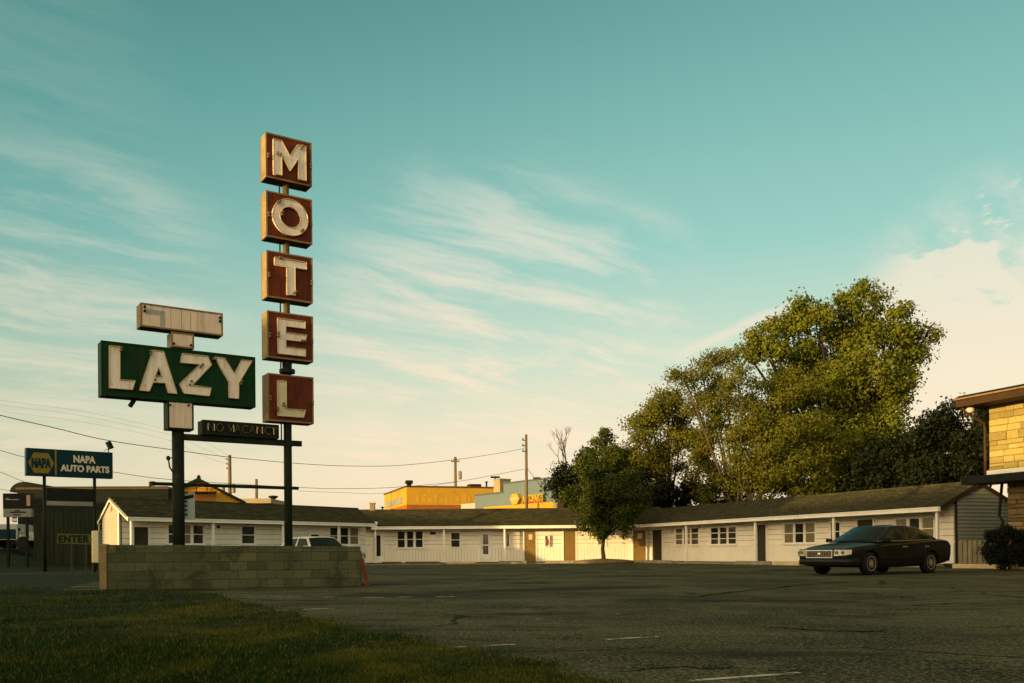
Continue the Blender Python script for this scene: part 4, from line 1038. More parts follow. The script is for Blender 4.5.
# name board with its four letters
Yb = YF
def P(px, py, y=Yb): return onp(MG, px, py, y)
bl, bt = P(101.0, 340.6); br_, btr = P(255, 357.4); _, bb0 = P(99.8, 395.6); _, bb1 = P(255, 406.5)
z1 = (bt+btr)/2; z0 = (bb0+bb1)/2
name = strip_box('name_board', bl, br_, z0, z1, M_green, M_green, trim=M_green)
seam = MB()
for k in (0.28, 0.62): seam.box(bl+(br_-bl)*k-0.006, bl+(br_-bl)*k+0.006, YF-0.006, YF-0.001, z0+0.03, z1-0.03)
seam.build('panel_seam', M_green, name, MG)
def c7(pts): return [P(90+x/8.03, 330+y/8.03) for x, y in pts]
def c8(pts): return [P(170+x/6.505, 340+y/6.505) for x, y in pts]
Lz = [c7([(150,133),(235,140),(235,405),(358,412),(335,483),(150,470)])]
Az = [c7([(500,168),(585,178),(692,515),(622,508),(600,430),(500,425),(470,495),(392,488)]), c7([(545,303),(518,372),(574,378)])]
Zz = [c8([(75,92),(240,110),(265,165),(140,298),(262,315),(250,367),(85,350),(58,290),(190,162),(63,150)])]
Yz = [c8([(285,115),(350,122),(413,222),(460,135),(527,140),(442,285),(440,385),(378,378),(378,275)])]
for lp in (Lz, Az, Zz, Yz): letter(name, lp)
for (q, pts) in ((8.03, [(240, 150), (240, 170), (480, 175), (478, 198), (525, 375), (515, 405)]), (6.505, [(205, 165), (192, 180), (132, 272), (122, 295), (275, 128), (288, 132), (458, 272), (452, 290)])):
    for (x, y) in pts:
        a = P((90 if q > 7 else 170)+x/q, (330 if q > 7 else 340)+y/q); socket(name, a[0], YF-0.03, a[1], 0.12)
m = MB(); a = P(133.5, 401, 0); b2 = P(129.8, 406.5, 0); m.tube([(a[0]+0.03, 0, a[1]+0.05), (b2[0], 0, b2[1])], 0.055, 6); m.build('bracket_stub', M_steel, sign, MG)

# blank T-shaped panel above and the short panel below
def pan(name, a, b, ytop, ybot, y0=None, y1=None, mt=M_panel, side=M_redside, trim=M_trim):
    p = P(a, ytop[0]); q = P(b, ytop[1]); r_ = P(a, ybot[0]); s_ = P(b, ybot[1])
    return strip_box(name, p[0], q[0], (r_[1]+s_[1])/2, (p[1]+q[1])/2, mt, side, y0, y1, trim=trim)
tp = pan('blank_panel', 140.3, 222.6, (302.2, 314.2), (325.2, 336.6))
pb = P(150, 313); pa = P(165, 312)
m = MB(); q0 = P(145.5, 308); q1 = P(165, 326); m.box(q0[0], q1[0], YF-0.0035, YF-0.0005, q0[1]-0.13, q0[1]-0.02); q2 = P(160, 316); m.box(q2[0], q2[0]+0.11, YF-0.0035, YF-0.0005, q1[1]-0.02, q0[1]-0.1301); m.build('bare_patch', M_patch, tp, MG)
m = MB()
for px, py in ((144.3, 307.2), (144.3, 311.2), (219.5, 318), (219.5, 321.5)):
    a = P(px, py); m.lathe([(0.022, 0), (0.022, -0.05), (0.03, -0.055), (0.02, -0.08)], (a[0], YF-0.002, a[1]), 8, 'y')
m.build('bolt', M_dark, tp, MG)
m = MB()
for k in (0.37, 0.5, 0.61, 0.70): xk = P(140.3+82.3*k, 320)[0]; m.box(xk-0.004, xk+0.004, YF-0.003, YF-0.0005, P(180, 331)[1], P(180, 309)[1])
m.build('panel_seam', mat('rusty_seam', (0.30, 0.2, 0.1), 0.7, 0.2, 3), tp, MG)
st = pan('panel_stem', 171.2, 193.8, (331.5, 334.8), (346.5, 349))
m = MB()
for px, py in ((173.6, 343.6), (190.6, 345.4)): a = P(px, py); m.lathe([(0.026, 0), (0.026, -0.05), (0.02, -0.07)], (a[0], YF-0.002, a[1]), 8, 'y')
m.build('bolt', M_dark, st, MG)
lo = pan('lower_panel', 167.6, 193.4, (400.5, 402.5), (428.6, 429.8), mt=M_panel, side=M_steel, trim=M_steel)
m = MB()
for px, py in ((170, 405), (188.4, 405.3)): a = P(px, py); m.lathe([(0.022, 0), (0.022, -0.05), (0.02, -0.06)], (a[0], YF-0.002, a[1]), 8, 'y')
m.build('bolt', M_dark, lo, MG)

# vacancy box on the cross beam
va, vt = P(202.3, 419.6); vb, vt2 = P(278.7, 425.4); _, v0 = P(202.3, 433.6); _, v02 = P(278.7, 438.6)
vac = strip_box('vacancy_box', va, vb, (v0+v02)/2, (vt+vt2)/2, M_dark, M_steel, trim=M_steel)
tx0 = P(207.5, 428)[0]; tx1 = P(276.5, 428)[0]; zm0 = (v0+v02)/2; zm1 = (vt+vt2)/2
tm = text_mesh('vacancy_letters', 'NO VACANCY', tx0, tx1, zm0+0.07, zm1-0.06, 0.012, -0.012, 1.05)
for v in tm.vertices: v.co.y += YF-0.035
link('vacancy_letters', tm, mat('dim_neon_glass', (0.10, 0.085, 0.03), 0.35, 0.5, 4.0), vac, MG)
hl = MB()
for px in (207.6, 213.8, 233.2, 256.5, 261.6, 273): xk = P(px, 430)[0]; hl.tube([(xk, YF-0.05, zm0+0.08), (xk, YF-0.05, zm1-0.08)], 0.011, 6)
hl.build('neon_tube', M_neon, vac, MG)
bx0 = x1+0.1; bx1 = 0.0
zb1 = onp(MG, 240, 437.6, 0)[1]; zb0 = onp(MG, 240, 443.2, 0)[1]
m = MB(); m.box(x1, 0.33, -0.09, -0.0, zb0, zb1-0.0); m.box(x1, 0.16, 0.0, 0.09, zb0+0.0, zb1-0.01); m.build('cross_beam', M_steel, sign, MG, bevel=0.006)
zp = onp(MG, 240, 486.5, 0)[1]
m = MB(); m.tube([(onp(MG, 152, 486, 0)[0], -0.02, zp), (onp(MG, 298, 487, 0)[0], -0.02, zp)], 0.042, 8); m.tube([(onp(MG, 152.5, 486, 0)[0], -0.02, zp-0.05), (onp(MG, 152.5, 486, 0)[0], -0.02, zp+0.05)], 0.05, 8); m.build('cross_pipe', M_steel, sign, MG)
a = onp(MG, 173.6, 473, -0.1); m = MB(); m.tube([(a[0], -0.1, a[1]), (a[0]-0.09, -0.13, a[1]+0.12), (a[0]-0.12, -0.13, a[1]+0.32), (a[0]-0.03, -0.12, a[1]+0.34)], 0.018, 6); m.lathe([(0.03, 0.28), (0.045, 0.30), (0.045, 0.36), (0.02, 0.38)], (a[0]-0.12, -0.13, a[1]), 8); m.build('loose_conduit', M_steel, sign, MG)
# white board hung on the back of the thick pole
xa = onp(MG, 183.2, 500, 0.12)[0]; xb = onp(MG, 194.6, 500, 0.12)[0]; za = onp(MG, 190, 493, 0.12)[1]; zb = onp(MG, 190, 519.5, 0.12)[1]
m = MB(); m.prism([(xa-0.12, zb), (xb, zb), (xb, za+0.02), (xa-0.12, za-0.06)], 0.10, 0.14); wb = m.build('side_board', M_sheet, sign, MG)
m = MB(); m.prism([(xa+0.01, za-0.16), (xb-0.03, za-0.11), (xb-0.03, za-0.03), (xa+0.01, za-0.08)], 0.092, 0.0995); m.build('dark_stripe', M_dark, wb, MG)
m = MB()
for k in range(6): m.tube([(x1+0.12, 0.02, zb+0.1+k*0.1), (x1+0.2, 0.03, zb+0.12+k*0.1)], 0.02, 5)
m.build('step_peg', M_steel, sign, MG)

# ------------------------------------------------------------------ CARS
def bilerp(a, b, c, d, u, v): return a.lerp(b, u).lerp(d.lerp(c, u), v)
def make_car(name, label, M, paint, trimm, boxy=False, interior=None):
    car = thing(name, label, 'car', M)
    S = [(-2.64, .44, .84, .88, .74), (-2.60, .32, .98, 1.03, .87), (-2.35, .26, 1.035, 1.08, .92), (-1.7, .21, 1.04, 1.085, .945), (-0.9, .20, 1.01, 1.045, .95), (0.0, .19, .965, 1.0, .945),
         (0.7, .19, .945, .985, .945), (1.15, .20, .925, .975, .94), (1.75, .22, .875, .93, .925), (2.2, .23, .815, .865, .90), (2.45, .24, .765, .80, .855), (2.60, .27, .70, .73, .78), (2.66, .34, .60, .62, .70)]
    mb = MB(); vs = []
    for (x, zb, zs, zc, w) in S:
        half = [(0.0, zb), (w*.80, zb), (w*.965, zb+.10), (w*1.0, zb+.28), (w*.992, zs-.16), (w*.955, zs-.035), (w*.86, zs+.012), (w*.45, zc-.008), (0.0, zc)]
        ring = half + [(-y, z) for (y, z) in half[-2:0:-1]]
        vs += [(x, y, z) for (y, z) in ring]
    n = 16; k = len(S)
    fs = [(i*n+j, i*n+(j+1) % n, (i+1)*n+(j+1) % n, (i+1)*n+j) for i in range(k-1) for j in range(n)] + [tuple(range(n)), tuple(range((k-1)*n, k*n))]
    mb.add(vs, fs); me = mb.mesh('body', True)
    ob = bpy.data.objects.new('body', me); ss = ob.modifiers.new('s', 'SUBSURF'); ss.levels = 2; ss.render_levels = 2
    cut = MB()
    for x in (-1.42, 1.52):
        for s in (-1, 1): cut.lathe([(0.385, s*0.70), (0.385, s*1.2)] if s > 0 else [(0.385, -1.2), (0.385, -0.70)], (x, 0, 0.335), 28, 'y')
    cme = cut.mesh('cut'); co = bpy.data.objects.new('cut', cme); COL.objects.link(co)
    bo = ob.modifiers.new('b', 'BOOLEAN'); bo.object = co; bo.operation = 'DIFFERENCE'; bo.solver = 'EXACT'
    bme = dg_mesh(ob, 'body'); COL.objects.unlink(co); bpy.data.objects.remove(co)
    bme.polygons.foreach_set('use_smooth', [True]*len(bme.polygons)); bme.materials.clear()
    body = link('body', bme, paint, car, M)
    em = body.modifiers.new('e', 'EDGE_SPLIT'); em.split_angle = R(40)
    # cabin
    fb, rb, ft, rt = (1.18, -1.92, 0.22, -1.12) if not boxy else (0.98, -2.1, 0.30, -1.55)
    zb, zt, wb_, wt = .96, 1.445, .875, .64
    B = [Vector((rb, wb_-.06, zb+.08)), Vector((fb, wb_-.05, zb-.01)), Vector((fb, -wb_+.05, zb-.01)), Vector((rb, -wb_+.06, zb+.08))]
    T = [Vector((rt, wt, zt-.03)), Vector((ft, wt, zt-.02)), Vector((ft, -wt, zt-.02)), Vector((rt, -wt, zt-.03))]
    mx = Vector((-.35, wb_+.005, zb+.015)); mt_ = Vector((-.38, wt+.03, zt+.012))
    fl = lambda v: Vector((v.x, -v.y, v.z))
    cab = MB()
    N = 6
    ringb = [B[0], mx, B[1]] + [Vector((fb+.10, wb_*.4, zb+.02)), Vector((fb+.10, -wb_*.4, zb+.02))] + [B[2], fl(mx), B[3]] + [Vector((rb-.06, -wb_*.4, zb+.06)), Vector((rb-.06, wb_*.4, zb+.06))]
    ringt = [T[0], mt_, T[1]] + [Vector((ft+.06, wt*.42, zt+.012)), Vector((ft+.06, -wt*.42, zt+.012))] + [T[2], fl(mt_), T[3]] + [Vector((rt-.05, -wt*.42, zt+.0)), Vector((rt-.05, wt*.42, zt+.0))]
    vsb = ringb + ringt + [Vector((-.4, 0, zt+.04))]
    q = len(ringb)
    cab.add(vsb, [(i, (i+1) % q, q+(i+1) % q, q+i) for i in range(q)] + [(q+i, q+(i+1) % q, 2*q) for i in range(q)])
    cb = cab.build('roof', paint, car, M, smooth=True, bevel=0.02)
    # glass panes, a few millimetres proud of the pillars
    def pane(pb, a, b, c, d, u0, u1, v0, v1, nm='pane', sub=6, sh=(0, 0)):
        g = MB(); nrm = (b-a).cross(d-a).normalized(); ctr = (a+b+c+d)/4
        if nrm.dot(ctr-Vector((-.4, 0, 1.0))) < 0: nrm = -nrm
        vs = [bilerp(a, b, c, d, u0+sh[0]*j+(u1-u0-sh[0]*j-sh[1]*j)*i, v0+(v1-v0)*j) + nrm*0.006 for j in (0, 1) for i in (0, 1)]
        g.add([vs[0], vs[1], vs[3], vs[2]], [(0, 1, 2, 3)]); return g
    gl = mat('car_glass', (0.006, 0.014, 0.010), 0.08, 0.2, 1.0, spec=0.07)
    for s in (1, -1):
        f = (lambda v: v) if s > 0 else fl
        p = pane(car, f(mx), f(B[1]), f(T[1]), f(mt_), 0.05, 0.90, 0.10, 0.88); p.build('side_window', gl, car, M)
        p = pane(car, f(B[0]), f(mx), f(mt_), f(T[0]), 0.20, 0.95, 0.10, 0.88); p.build('side_window', gl, car, M)
    wsb = [ringb[2], ringb[3], ringb[4], ringb[5]]; wst = [ringt[2], ringt[3], ringt[4], ringt[5]]
    g = MB(); g2 = MB()
    off = Vector((0.008, 0, 0.008))
    vb_ = [p.lerp(t, 0.05)+off for p, t in zip(wsb, wst)]; vt_ = [p.lerp(t, 0.92)+off for p, t in zip(wsb, wst)]
    vb_[0].y -= .05; vb_[3].y += .05; vt_[0].y -= .05; vt_[3].y += .05
    g.add(vb_+vt_, [(i, i+1, 5+i, 4+i) for i in range(3)]); g.build('windscreen', gl, car, M, smooth=True)
    rsb = [ringb[7], ringb[8], ringb[9], ringb[0]]; rst = [ringt[7], ringt[8], ringt[9], ringt[0]]; off = Vector((-0.008, 0, 0.008))
    vb_ = [p.lerp(t, 0.08)+off for p, t in zip(rsb, rst)]; vt_ = [p.lerp(t, 0.9)+off for p, t in zip(rsb, rst)]
    vb_[0].y += .06; vb_[3].y -= .06; vt_[0].y += .05; vt_[3].y -= .05
    g2.add(vb_+vt_, [(i, i+1, 5+i, 4+i) for i in range(3)]); g2.build('rear_window', gl, car, M, smooth=True)
    # wheels
    tyre = mat('tyre_rubber', (0.012, 0.012, 0.011), 0.85, 0.2, 5); rim = mat('alloy_rim', (0.30, 0.27, 0.19), 0.45, 0.1, 5, metal=0.5)
    for x in (-1.42, 1.52):
        for s in (-1, 1):
            t = MB(); yc = s*0.80
            t.lathe([(0.20, -.11), (0.30, -.112), (0.328, -.09), (0.335, -.04), (0.335, .04), (0.328, .09), (0.30, .112), (0.20, .11)], (x, yc, .335), 28, 'y')
            w = t.build('wheel', tyre, car, M, smooth=True)
            r_ = MB(); r_.lathe([(0.205, s*.085), (0.215, s*.118), (0.195, s*.118), (0.185, s*.09)], (x, yc, .335), 24, 'y')
            r_.lathe([(0.055, s*.08), (0.055, s*.118), (0.03, s*.124)], (x, yc, .335), 14, 'y')
            for kk in range(9):
                an = 2*math.pi*kk/9; ca, sa_ = math.cos(an), math.sin(an)
                r_.add([(x+ca*.05-sa_*.018, yc+s*.112, .335+sa_*.05+ca*.018), (x+ca*.05+sa_*.018, yc+s*.112, .335+sa_*.05-ca*.018), (x+ca*.2+sa_*.026, yc+s*.108, .335+sa_*.2-ca*.026), (x+ca*.2-sa_*.026, yc+s*.108, .335+sa_*.2+ca*.026),
                        (x+ca*.05-sa_*.018, yc+s*.085, .335+sa_*.05+ca*.018), (x+ca*.05+sa_*.018, yc+s*.085, .335+sa_*.05-ca*.018), (x+ca*.2+sa_*.026, yc+s*.085, .335+sa_*.2-ca*.026), (x+ca*.2-sa_*.026, yc+s*.085, .335+sa_*.2+ca*.026)],
                       [(0, 1, 2, 3), (0, 4, 5, 1), (2, 6, 7, 3), (1, 5, 6, 2), (3, 7, 4, 0)])
            r_.build('rim', rim, w, M)
    # face of the car
    chrome = mat('chrome', (0.80, 0.76, 0.66), 0.38, 0.05, 3, metal=1.0)
    g = MB(); g.box(2.60, 2.70, -.44, .44, .50, .53); g.box(2.55, 2.68, -.44, .44, .70, .735); g.box(2.58, 2.69, -.46, -.43, .50, .735); g.box(2.58, 2.69, .43, .46, .50, .735)
    gr = g.build('grille', chrome, car, M, bevel=0.006)
    g = MB(); g.box(2.60, 2.655, -.43, .43, .531, .70); g.build('grille_backing', M_dark, gr, M)
    g = MB()
    for k in range(1, 4): g.box(2.652, 2.67, -.43, .43, .531+k*.042, .537+k*.042)
    for k in range(-5, 6): g.box(2.654, 2.668, k*.075-.004, k*.075+.004, .531, .70)
    g.build('grille_bars', mat('dull_chrome', (0.42, 0.40, 0.33), 0.4, 0.1, 3, metal=1.0), gr, M)
    g = MB(); g.lathe([(0.055, 2.668), (0.05, 2.69), (0.015, 2.695)], (0, 0, .615), 16, 'x'); g.build('emblem', chrome, gr, M, smooth=True)
    for s in (-1, 1):
        g = MB(); y0, y1 = (.52, .84) if s > 0 else (-.84, -.52)
        pts = [(2.712, s*.53), (2.675, s*.68), (2.56, s*.83), (2.42, s*.905)]
        vsl = [(x, y, zl_) for (x, y), zl_ in zip(pts, (.555, .565, .58, .61))] + [(x-.045, y*.985, .745) for x, y in pts]
        vin = [(x-.09, y*.93, .565) for x, y in pts] + [(x-.12, y*.92, .745) for x, y in pts]
        g.add(vsl+vin, [(i, i+1, 5+i, 4+i) for i in range(3)] + [(4+i, 5+i, 13+i, 12+i) for i in range(3)] + [(i, 8+i, 9+i, 1+i) for i in range(3)] + [(0, 4, 12, 8), (3, 11, 15, 7)])
        g.build('headlight', mat('headlight_lens', (0.50, 0.44, 0.33), 0.2, 0.15, 9, spec=0.6), car, M)
        hl_ = [o for o in car.children if o.name.startswith('headlight')][-1]
        g = MB()
        for (qx, qy) in ((2.688, .60), (2.62, .755)):
            g.lathe([(0.052, qx-.02), (0.050, qx+.008), (0.02, qx+.012)], (0, s*qy, .66), 12, 'x')
        g.build('reflector', mat('dark_reflector', (0.12, 0.11, 0.08), 0.3, 0.2, 8, spec=0.5), hl_, M)
        g = MB(); g.tube([(2.715, s*.52, .553), (2.68, s*.69, .562), (2.565, s*.84, .578), (2.425, s*.915, .607)], .010, 5); g.tube([(2.668, s*.52, .75), (2.632, s*.68, .75), (2.518, s*.825, .75), (2.38, s*.90, .75)], .010, 5); g.build('bezel', M_dark, hl_, M)
        g = MB(); g.box(-2.665, -2.58, min(s*.38, s*.80), max(s*.38, s*.80), .68, .88); g.build('tail_light', mat('tail_lens', (0.25, 0.02, 0.015), 0.25, 0.1, 5), car, M, bevel=0.01)
        g = MB(); ym = s*.93; g.box(.84, .98, min(ym, ym+s*.15), max(ym, ym+s*.15), .97, 1.08); g.tube([(.95, s*.86, .97), (.94, ym+s*.03, 1.0)], .02, 6); g.build('mirror', paint, car, M, bevel=0.02)
        for xh in (.05, -1.05):
            g = MB(); g.box(xh-.22, xh, min(s*.94, s*.962), max(s*.94, s*.962), .80, .83); g.build('door_handle', chrome, car, M, bevel=0.004)
        g = MB(); g.tube([(1.05, s*.953, .50), (.6, s*.957, .50), (-.5, s*.957, .50), (-1.0, s*.95, .50)], .010, 5); g.build('side_trim', paint, car, M)
    for s in (-1, 1):                                                # shut lines and the bright strip under the side glass
        for xs in (1.02, -.02, -1.02):
            zt_ = .93 if xs > 0 else .97
            g = MB(); g.tube([(xs, s*.952, .30), (xs-.01, s*.957, .50), (xs-.01, s*.952, .72), (xs, s*.925, zt_)], .007, 5); g.build('door_seam', M_dark, car, M)
        g = MB(); g.tube([(fb-.06, s*(wb_-.03), zb+.02), (-.35, s*(wb_+.02), zb+.03), (rb+.35, s*(wb_-.03), zb+.08)], .010, 5); g.build('belt_trim', MATS['dull_chrome'], car, M)
    g = MB(); pts = [(2.70, 0), (2.69, .45), (2.62, .74), (2.44, .885), (2.1, .94)]
    full = [(x, -y) for x, y in pts[::-1]] + pts[1:]
    vsb = [(x, y, .30) for x, y in full] + [(x+.015, y*1.012, .37) for x, y in full] + [(x+.015, y*1.012, .44) for x, y in full] + [(x-.02, y*.99, .50) for x, y in full]
    nn_ = len(full); g.add(vsb, [(r*nn_+i, r*nn_+i+1, (r+1)*nn_+i+1, (r+1)*nn_+i) for r in range(3) for i in range(nn_-1)])
    g.build('bumper', paint, car, M, smooth=True)
    g = MB(); g.box(-2.70, -2.60, -.75, .75, .36, .58); g.build('rear_bumper', paint, car, M, bevel=0.03)
    return car

M_black = mat('black_car_paint', (0.008, 0.009, 0.008), 0.22, 0.15, 2, spec=0.14, coat=0.0)
M_cwhite = mat('white_car_paint', (0.62, 0.58, 0.48), 0.3, 0.05, 2, coat=0.4)
fw = Vector((gx(868, 26.6), 26.6)); hd = Vector((-.835, -.55)).normalized()
lf = Vector((-hd.y, hd.x))                                          # the car's left
org = fw - hd*1.52 - lf*0.80
def carM(o, h): return Matrix(((h.x, -h.y, 0, o.x), (h.y, h.x, 0, o.y), (0, 0, 1, 0), (0, 0, 0, 1)))
make_car('parked_car', 'black luxury sedan parked at the right end of the motel', carM(org, hd), M_black, None)
wc = Vector((gx(318, 39), 39)); h2 = Vector((.62, -.78)).normalized()
make_car('parked_car', 'white car whose roof shows behind the right end of the block wall', carM(wc, h2), M_cwhite, None, True)

# ------------------------------------------------------------------ BACKGROUND BUILDINGS
YB = frame((gx(407, 95), 95, 0), (1, 0.315))
yb = thing('yellow_store', 'big flat roofed yellow commercial building with rust red base band', 'building', YB)
zt = onp(YB, 407, 485.6, 0)[1]; xe = onp(YB, 502, 487, 0)[0]; xe2 = onp(YB, 560, 487, 0)[0]
zb = onp(YB, 440, 505, 0)[1]
m = MB(); m.box(0, xe2, 0, 13.6, zb, zt-0.15); m.build('wall', M_ypaint, yb, YB)
m = MB(); m.box(0.02, xe2, 0.02, 13.58, 0, zb-0.003); m.build('base_band', M_rband, yb, YB)
m = MB(); m.box(-0.08, xe2+0.05, -0.08, 13.7, zt-0.149, zt); m.build('parapet_cap', M_storeedge, yb, YB)
m = MB(); m.box(-0.06, -0.004, 2.5, 12.2, zt-1.7, zt-1.0); m.build('wall_vent', mat('grey_louvre', (0.26, 0.24, 0.19), 0.7, 0.2, 1), yb, YB)
m = MB()
for k in range(14): m.box(1.0+k*0.62, 1.0+k*0.62+0.5*random.uniform(.4, 1), -0.012, -0.002, zb+0.25, zb+0.25+random.uniform(.3, .9))
m.build('faded_lettering_ghost', mat('paler_yellow_paint', (0.54, 0.31, 0.04), 0.75, 0.1, 2), yb, YB)
def roof_bit(par, M, px, y, z0, z1, w, mt, nm='roof_vent'):
    x = onp(M, px, 480, y)[0]; m = MB(); m.box(x-w*.3, x+w*.3, y-w*.3, y+w*.3, z0-0.1, z1-w*0.5); m.box(x-w/2, x+w/2, y-w/2, y+w/2, z1-w*0.5, z1); m.build(nm, mt, par, M, bevel=0.02)
roof_bit(yb, YB, 409, 1.5, zt, zt+0.30+0.35, 0.7, M_dark); roof_bit(yb, YB, 474, 3.0, zt-.55, zt+0.45, 1.3, M_brown, 'roof_hatch'); roof_bit(yb, YB, 486.5, 3, zt, zt+0.8, 0.25, M_dark)

BP0 = Vector((gx(475.5, 84), 84)); BP1 = Vector((gx(566, 73), 73)); BB = frame((BP0.x, BP0.y, 0), BP1-BP0); BL = (BP1-BP0).length
bs_ = thing('blue_store', 'blue grey store with yellow stripe and round yellow wall sign', 'building', BB)
z_lo = onp(BB, 478, 495.6, 0)[1]; xs_ = onp(BB, 503.5, 490, 0)[0]; z_hi = onp(BB, 530, 481, 0)[1]
m = MB(); m.box(0, xs_, 0, 12, 0, z_lo); m.box(xs_+0.001, BL, 0.0, 12, 0, z_hi-0.001); m.build('wall', M_blue, bs_, BB)
m = MB(); m.box(-0.05, xs_, -0.05, 12, z_lo+0.001, z_lo+0.12); m.box(xs_-0.03, BL, -0.05, 12, z_hi, z_hi+0.12); m.build('parapet_cap', mat('slate_cap', (0.07, 0.10, 0.09), 0.6, 0.2, 1), bs_, BB)
s0 = onp(BB, 485, 512, -0.6); s1 = onp(BB, 554, 507, -0.6)
m = MB(); m.box(s0[0], BL, -0.75, -0.004, (s0[1]+s1[1])/2-0.55, (s0[1]+s1[1])/2+0.42); m.build('yellow_awning', M_ypaint, bs_, BB, bevel=0.02)
m = MB(); xw = onp(BB, 461, 505, 0.8)[0]; m.box(xw, -0.003, 0.8, 8, 0, onp(BB, 468, 503.5, 0.8)[1]); m.build('side_annex', M_blue_l, bs_, BB)
cxs, czs = onp(BB, 514.8, 499, -0.3); rx = (onp(BB, 519.6, 499, -0.3)[0]-onp(BB, 510, 499, -0.3)[0])/2; rz = onp(BB, 514.8, 493, -0.3)[1]-czs
m = MB(); m.prism(circle(cxs, czs, rx, rz, 6), -0.34, -0.003); rs = m.build('round_sign', M_gold, bs_, BB)
tm = text_mesh('sign_lettering', 'NAPA', cxs-rx*.72, cxs+rx*.72, czs-rz*.3, czs+rz*.3, 0.02, 0.01)
for v in tm.vertices: v.co.y -= 0.365
link('sign_lettering', tm, M_cream, rs, BB)
t0 = onp(BB, 522, 502.5, -0.2); t1 = onp(BB, 543, 492.5, -0.2)
tm = text_mesh('wall_lettering', 'AUTOPARTS', t0[0], t1[0], t0[1]+.0, t1[1]-0.08, 0.05, 0.03)
for v in tm.vertices: v.co.y -= 0.15
link('wall_lettering', tm, M_gold, bs_, BB)
r0 = onp(BB, 521, 506, -0.2); r1 = onp(BB, 543.5, 502, -0.2)
m = MB(); m.prism([(r0[0], r0[1]+.12), ((r0[0]+r1[0])/2, r0[1]+.26), (r1[0], r1[1]-.12), (r1[0], r1[1]+.02), ((r0[0]+r1[0])/2, r0[1]+.44), (r0[0]+.2, r0[1]+.32)], -0.18, -0.003); m.build('red_swoosh', M_red, bs_, BB)
x = onp(BB, 502, 488, 3)[0]; m = MB(); m.box(x-.5, x+.55, 2.4, 3.6, z_lo-.05, z_lo+1.55); m.box(x-.56, x+.6, 2.35, 3.65, z_lo+1.55, z_lo+1.65); m.build('roof_unit', mat('tan_roof_unit', (0.33, 0.25, 0.13), 0.6, 0.2, 2), bs_, BB)
roof_bit(bs_, BB, 537, 2, z_hi, z_hi+0.5, 0.5, M_dark)

# yellow gabled shop behind the left wing
GB = frame((gx(162, 72), 72, 0), (1, 0.24))
gb = thing('gabled_shop', 'yellow gable fronted shop with black roof edge showing above the left wing roof', 'building', GB)
gA = onp(GB, 198.5, 481, 0); gL = onp(GB, 160, 499.5, 0); gR = onp(GB, 241.5, 502.5, 0)
m = MB(); m.prism([(gL[0], 0), (gR[0], 0), (gR[0], gR[1]), gA, (gL[0], gL[1])], 0, 5); m.build('wall', M_ypaint, gb, GB)
m = MB()
for (p, q) in ((gL, gA), (gA, gR)):
    ex_ = 0.35; dx, dz = q[0]-p[0], q[1]-p[1]; L = math.hypot(dx, dz); ux, uz = dx/L, dz/L
    a = (p[0]-ux*(ex_ if p is gL else 0), p[1]-uz*(ex_ if p is gL else 0)); b = (q[0]+ux*(ex_ if q is gR else 0), q[1]+uz*(ex_ if q is gR else 0))
    m.prism([a, b, (b[0], b[1]+.24), (a[0], a[1]+.24)], -0.4, 5.3)
m.build('roof', M_dark, gb, GB)
q0 = onp(GB, 183, 501, 0); q1 = onp(GB, 214.5, 490.5, 0)
m = MB(); m.box(q0[0], q1[0], -0.10, -0.003, q0[1]-1.2, q1[1]); sgn_ = m.build('shop_sign', mat('orange_sign_panel', (0.50, 0.20, 0.035), 0.6, 0.1, 1), gb, GB)
for px in (200.5, 211):
    a = onp(GB, px, 494.5, -0.3); m = MB(); m.tube([(a[0]-.3, -0.1, a[1]+.5), (a[0]-.3, -0.5, a[1]+.55), (a[0]-.25, -0.75, a[1]+.25)], 0.04, 6); m.box(a[0]-.42, a[0]+.42, -0.95, -0.6, a[1]-.02, a[1]+.2); m.build('sign_lamp', M_dark, gb, GB)
m = MB(); m.lathe([(0.18, gA[1]), (0.15, gA[1]+.35), (0.05, gA[1]+.5)], (gA[0], 0.2, 0), 10); m.build('finial', M_dark, gb, GB)
GB2 = frame((gx(236, 88), 88, 0), (1, 0.0))
zt = onp(GB2, 255, 498.5, 0)[1]; xe = onp(GB2, 271, 500, 0)[0]
g2 = thing('low_shop', 'low beige roofed building seen between the sign poles behind the motel', 'building', GB2)
m = MB(); m.box(0, xe-.3, 0.3, 8, 0, zt-.45); m.build('wall', mat('beige_wall', (0.36, 0.27, 0.15), 0.8, 0.15, 1), g2, GB2)
m = MB(); m.box(-.2, xe, 0, 8.3, zt-.449, zt); m.build('roof', mat('beige_roof', (0.34, 0.26, 0.14), 0.8, 0.15, 1), g2, GB2)
m = MB(); m.lathe([(0.1, zt-.2), (0.12, zt+.0), (0.5, zt+.25), (0.45, zt+.35), (0.1, zt+.4)], (xe-.3, 2, 0), 10); m.build('roof_vent', M_dark, g2, GB2)

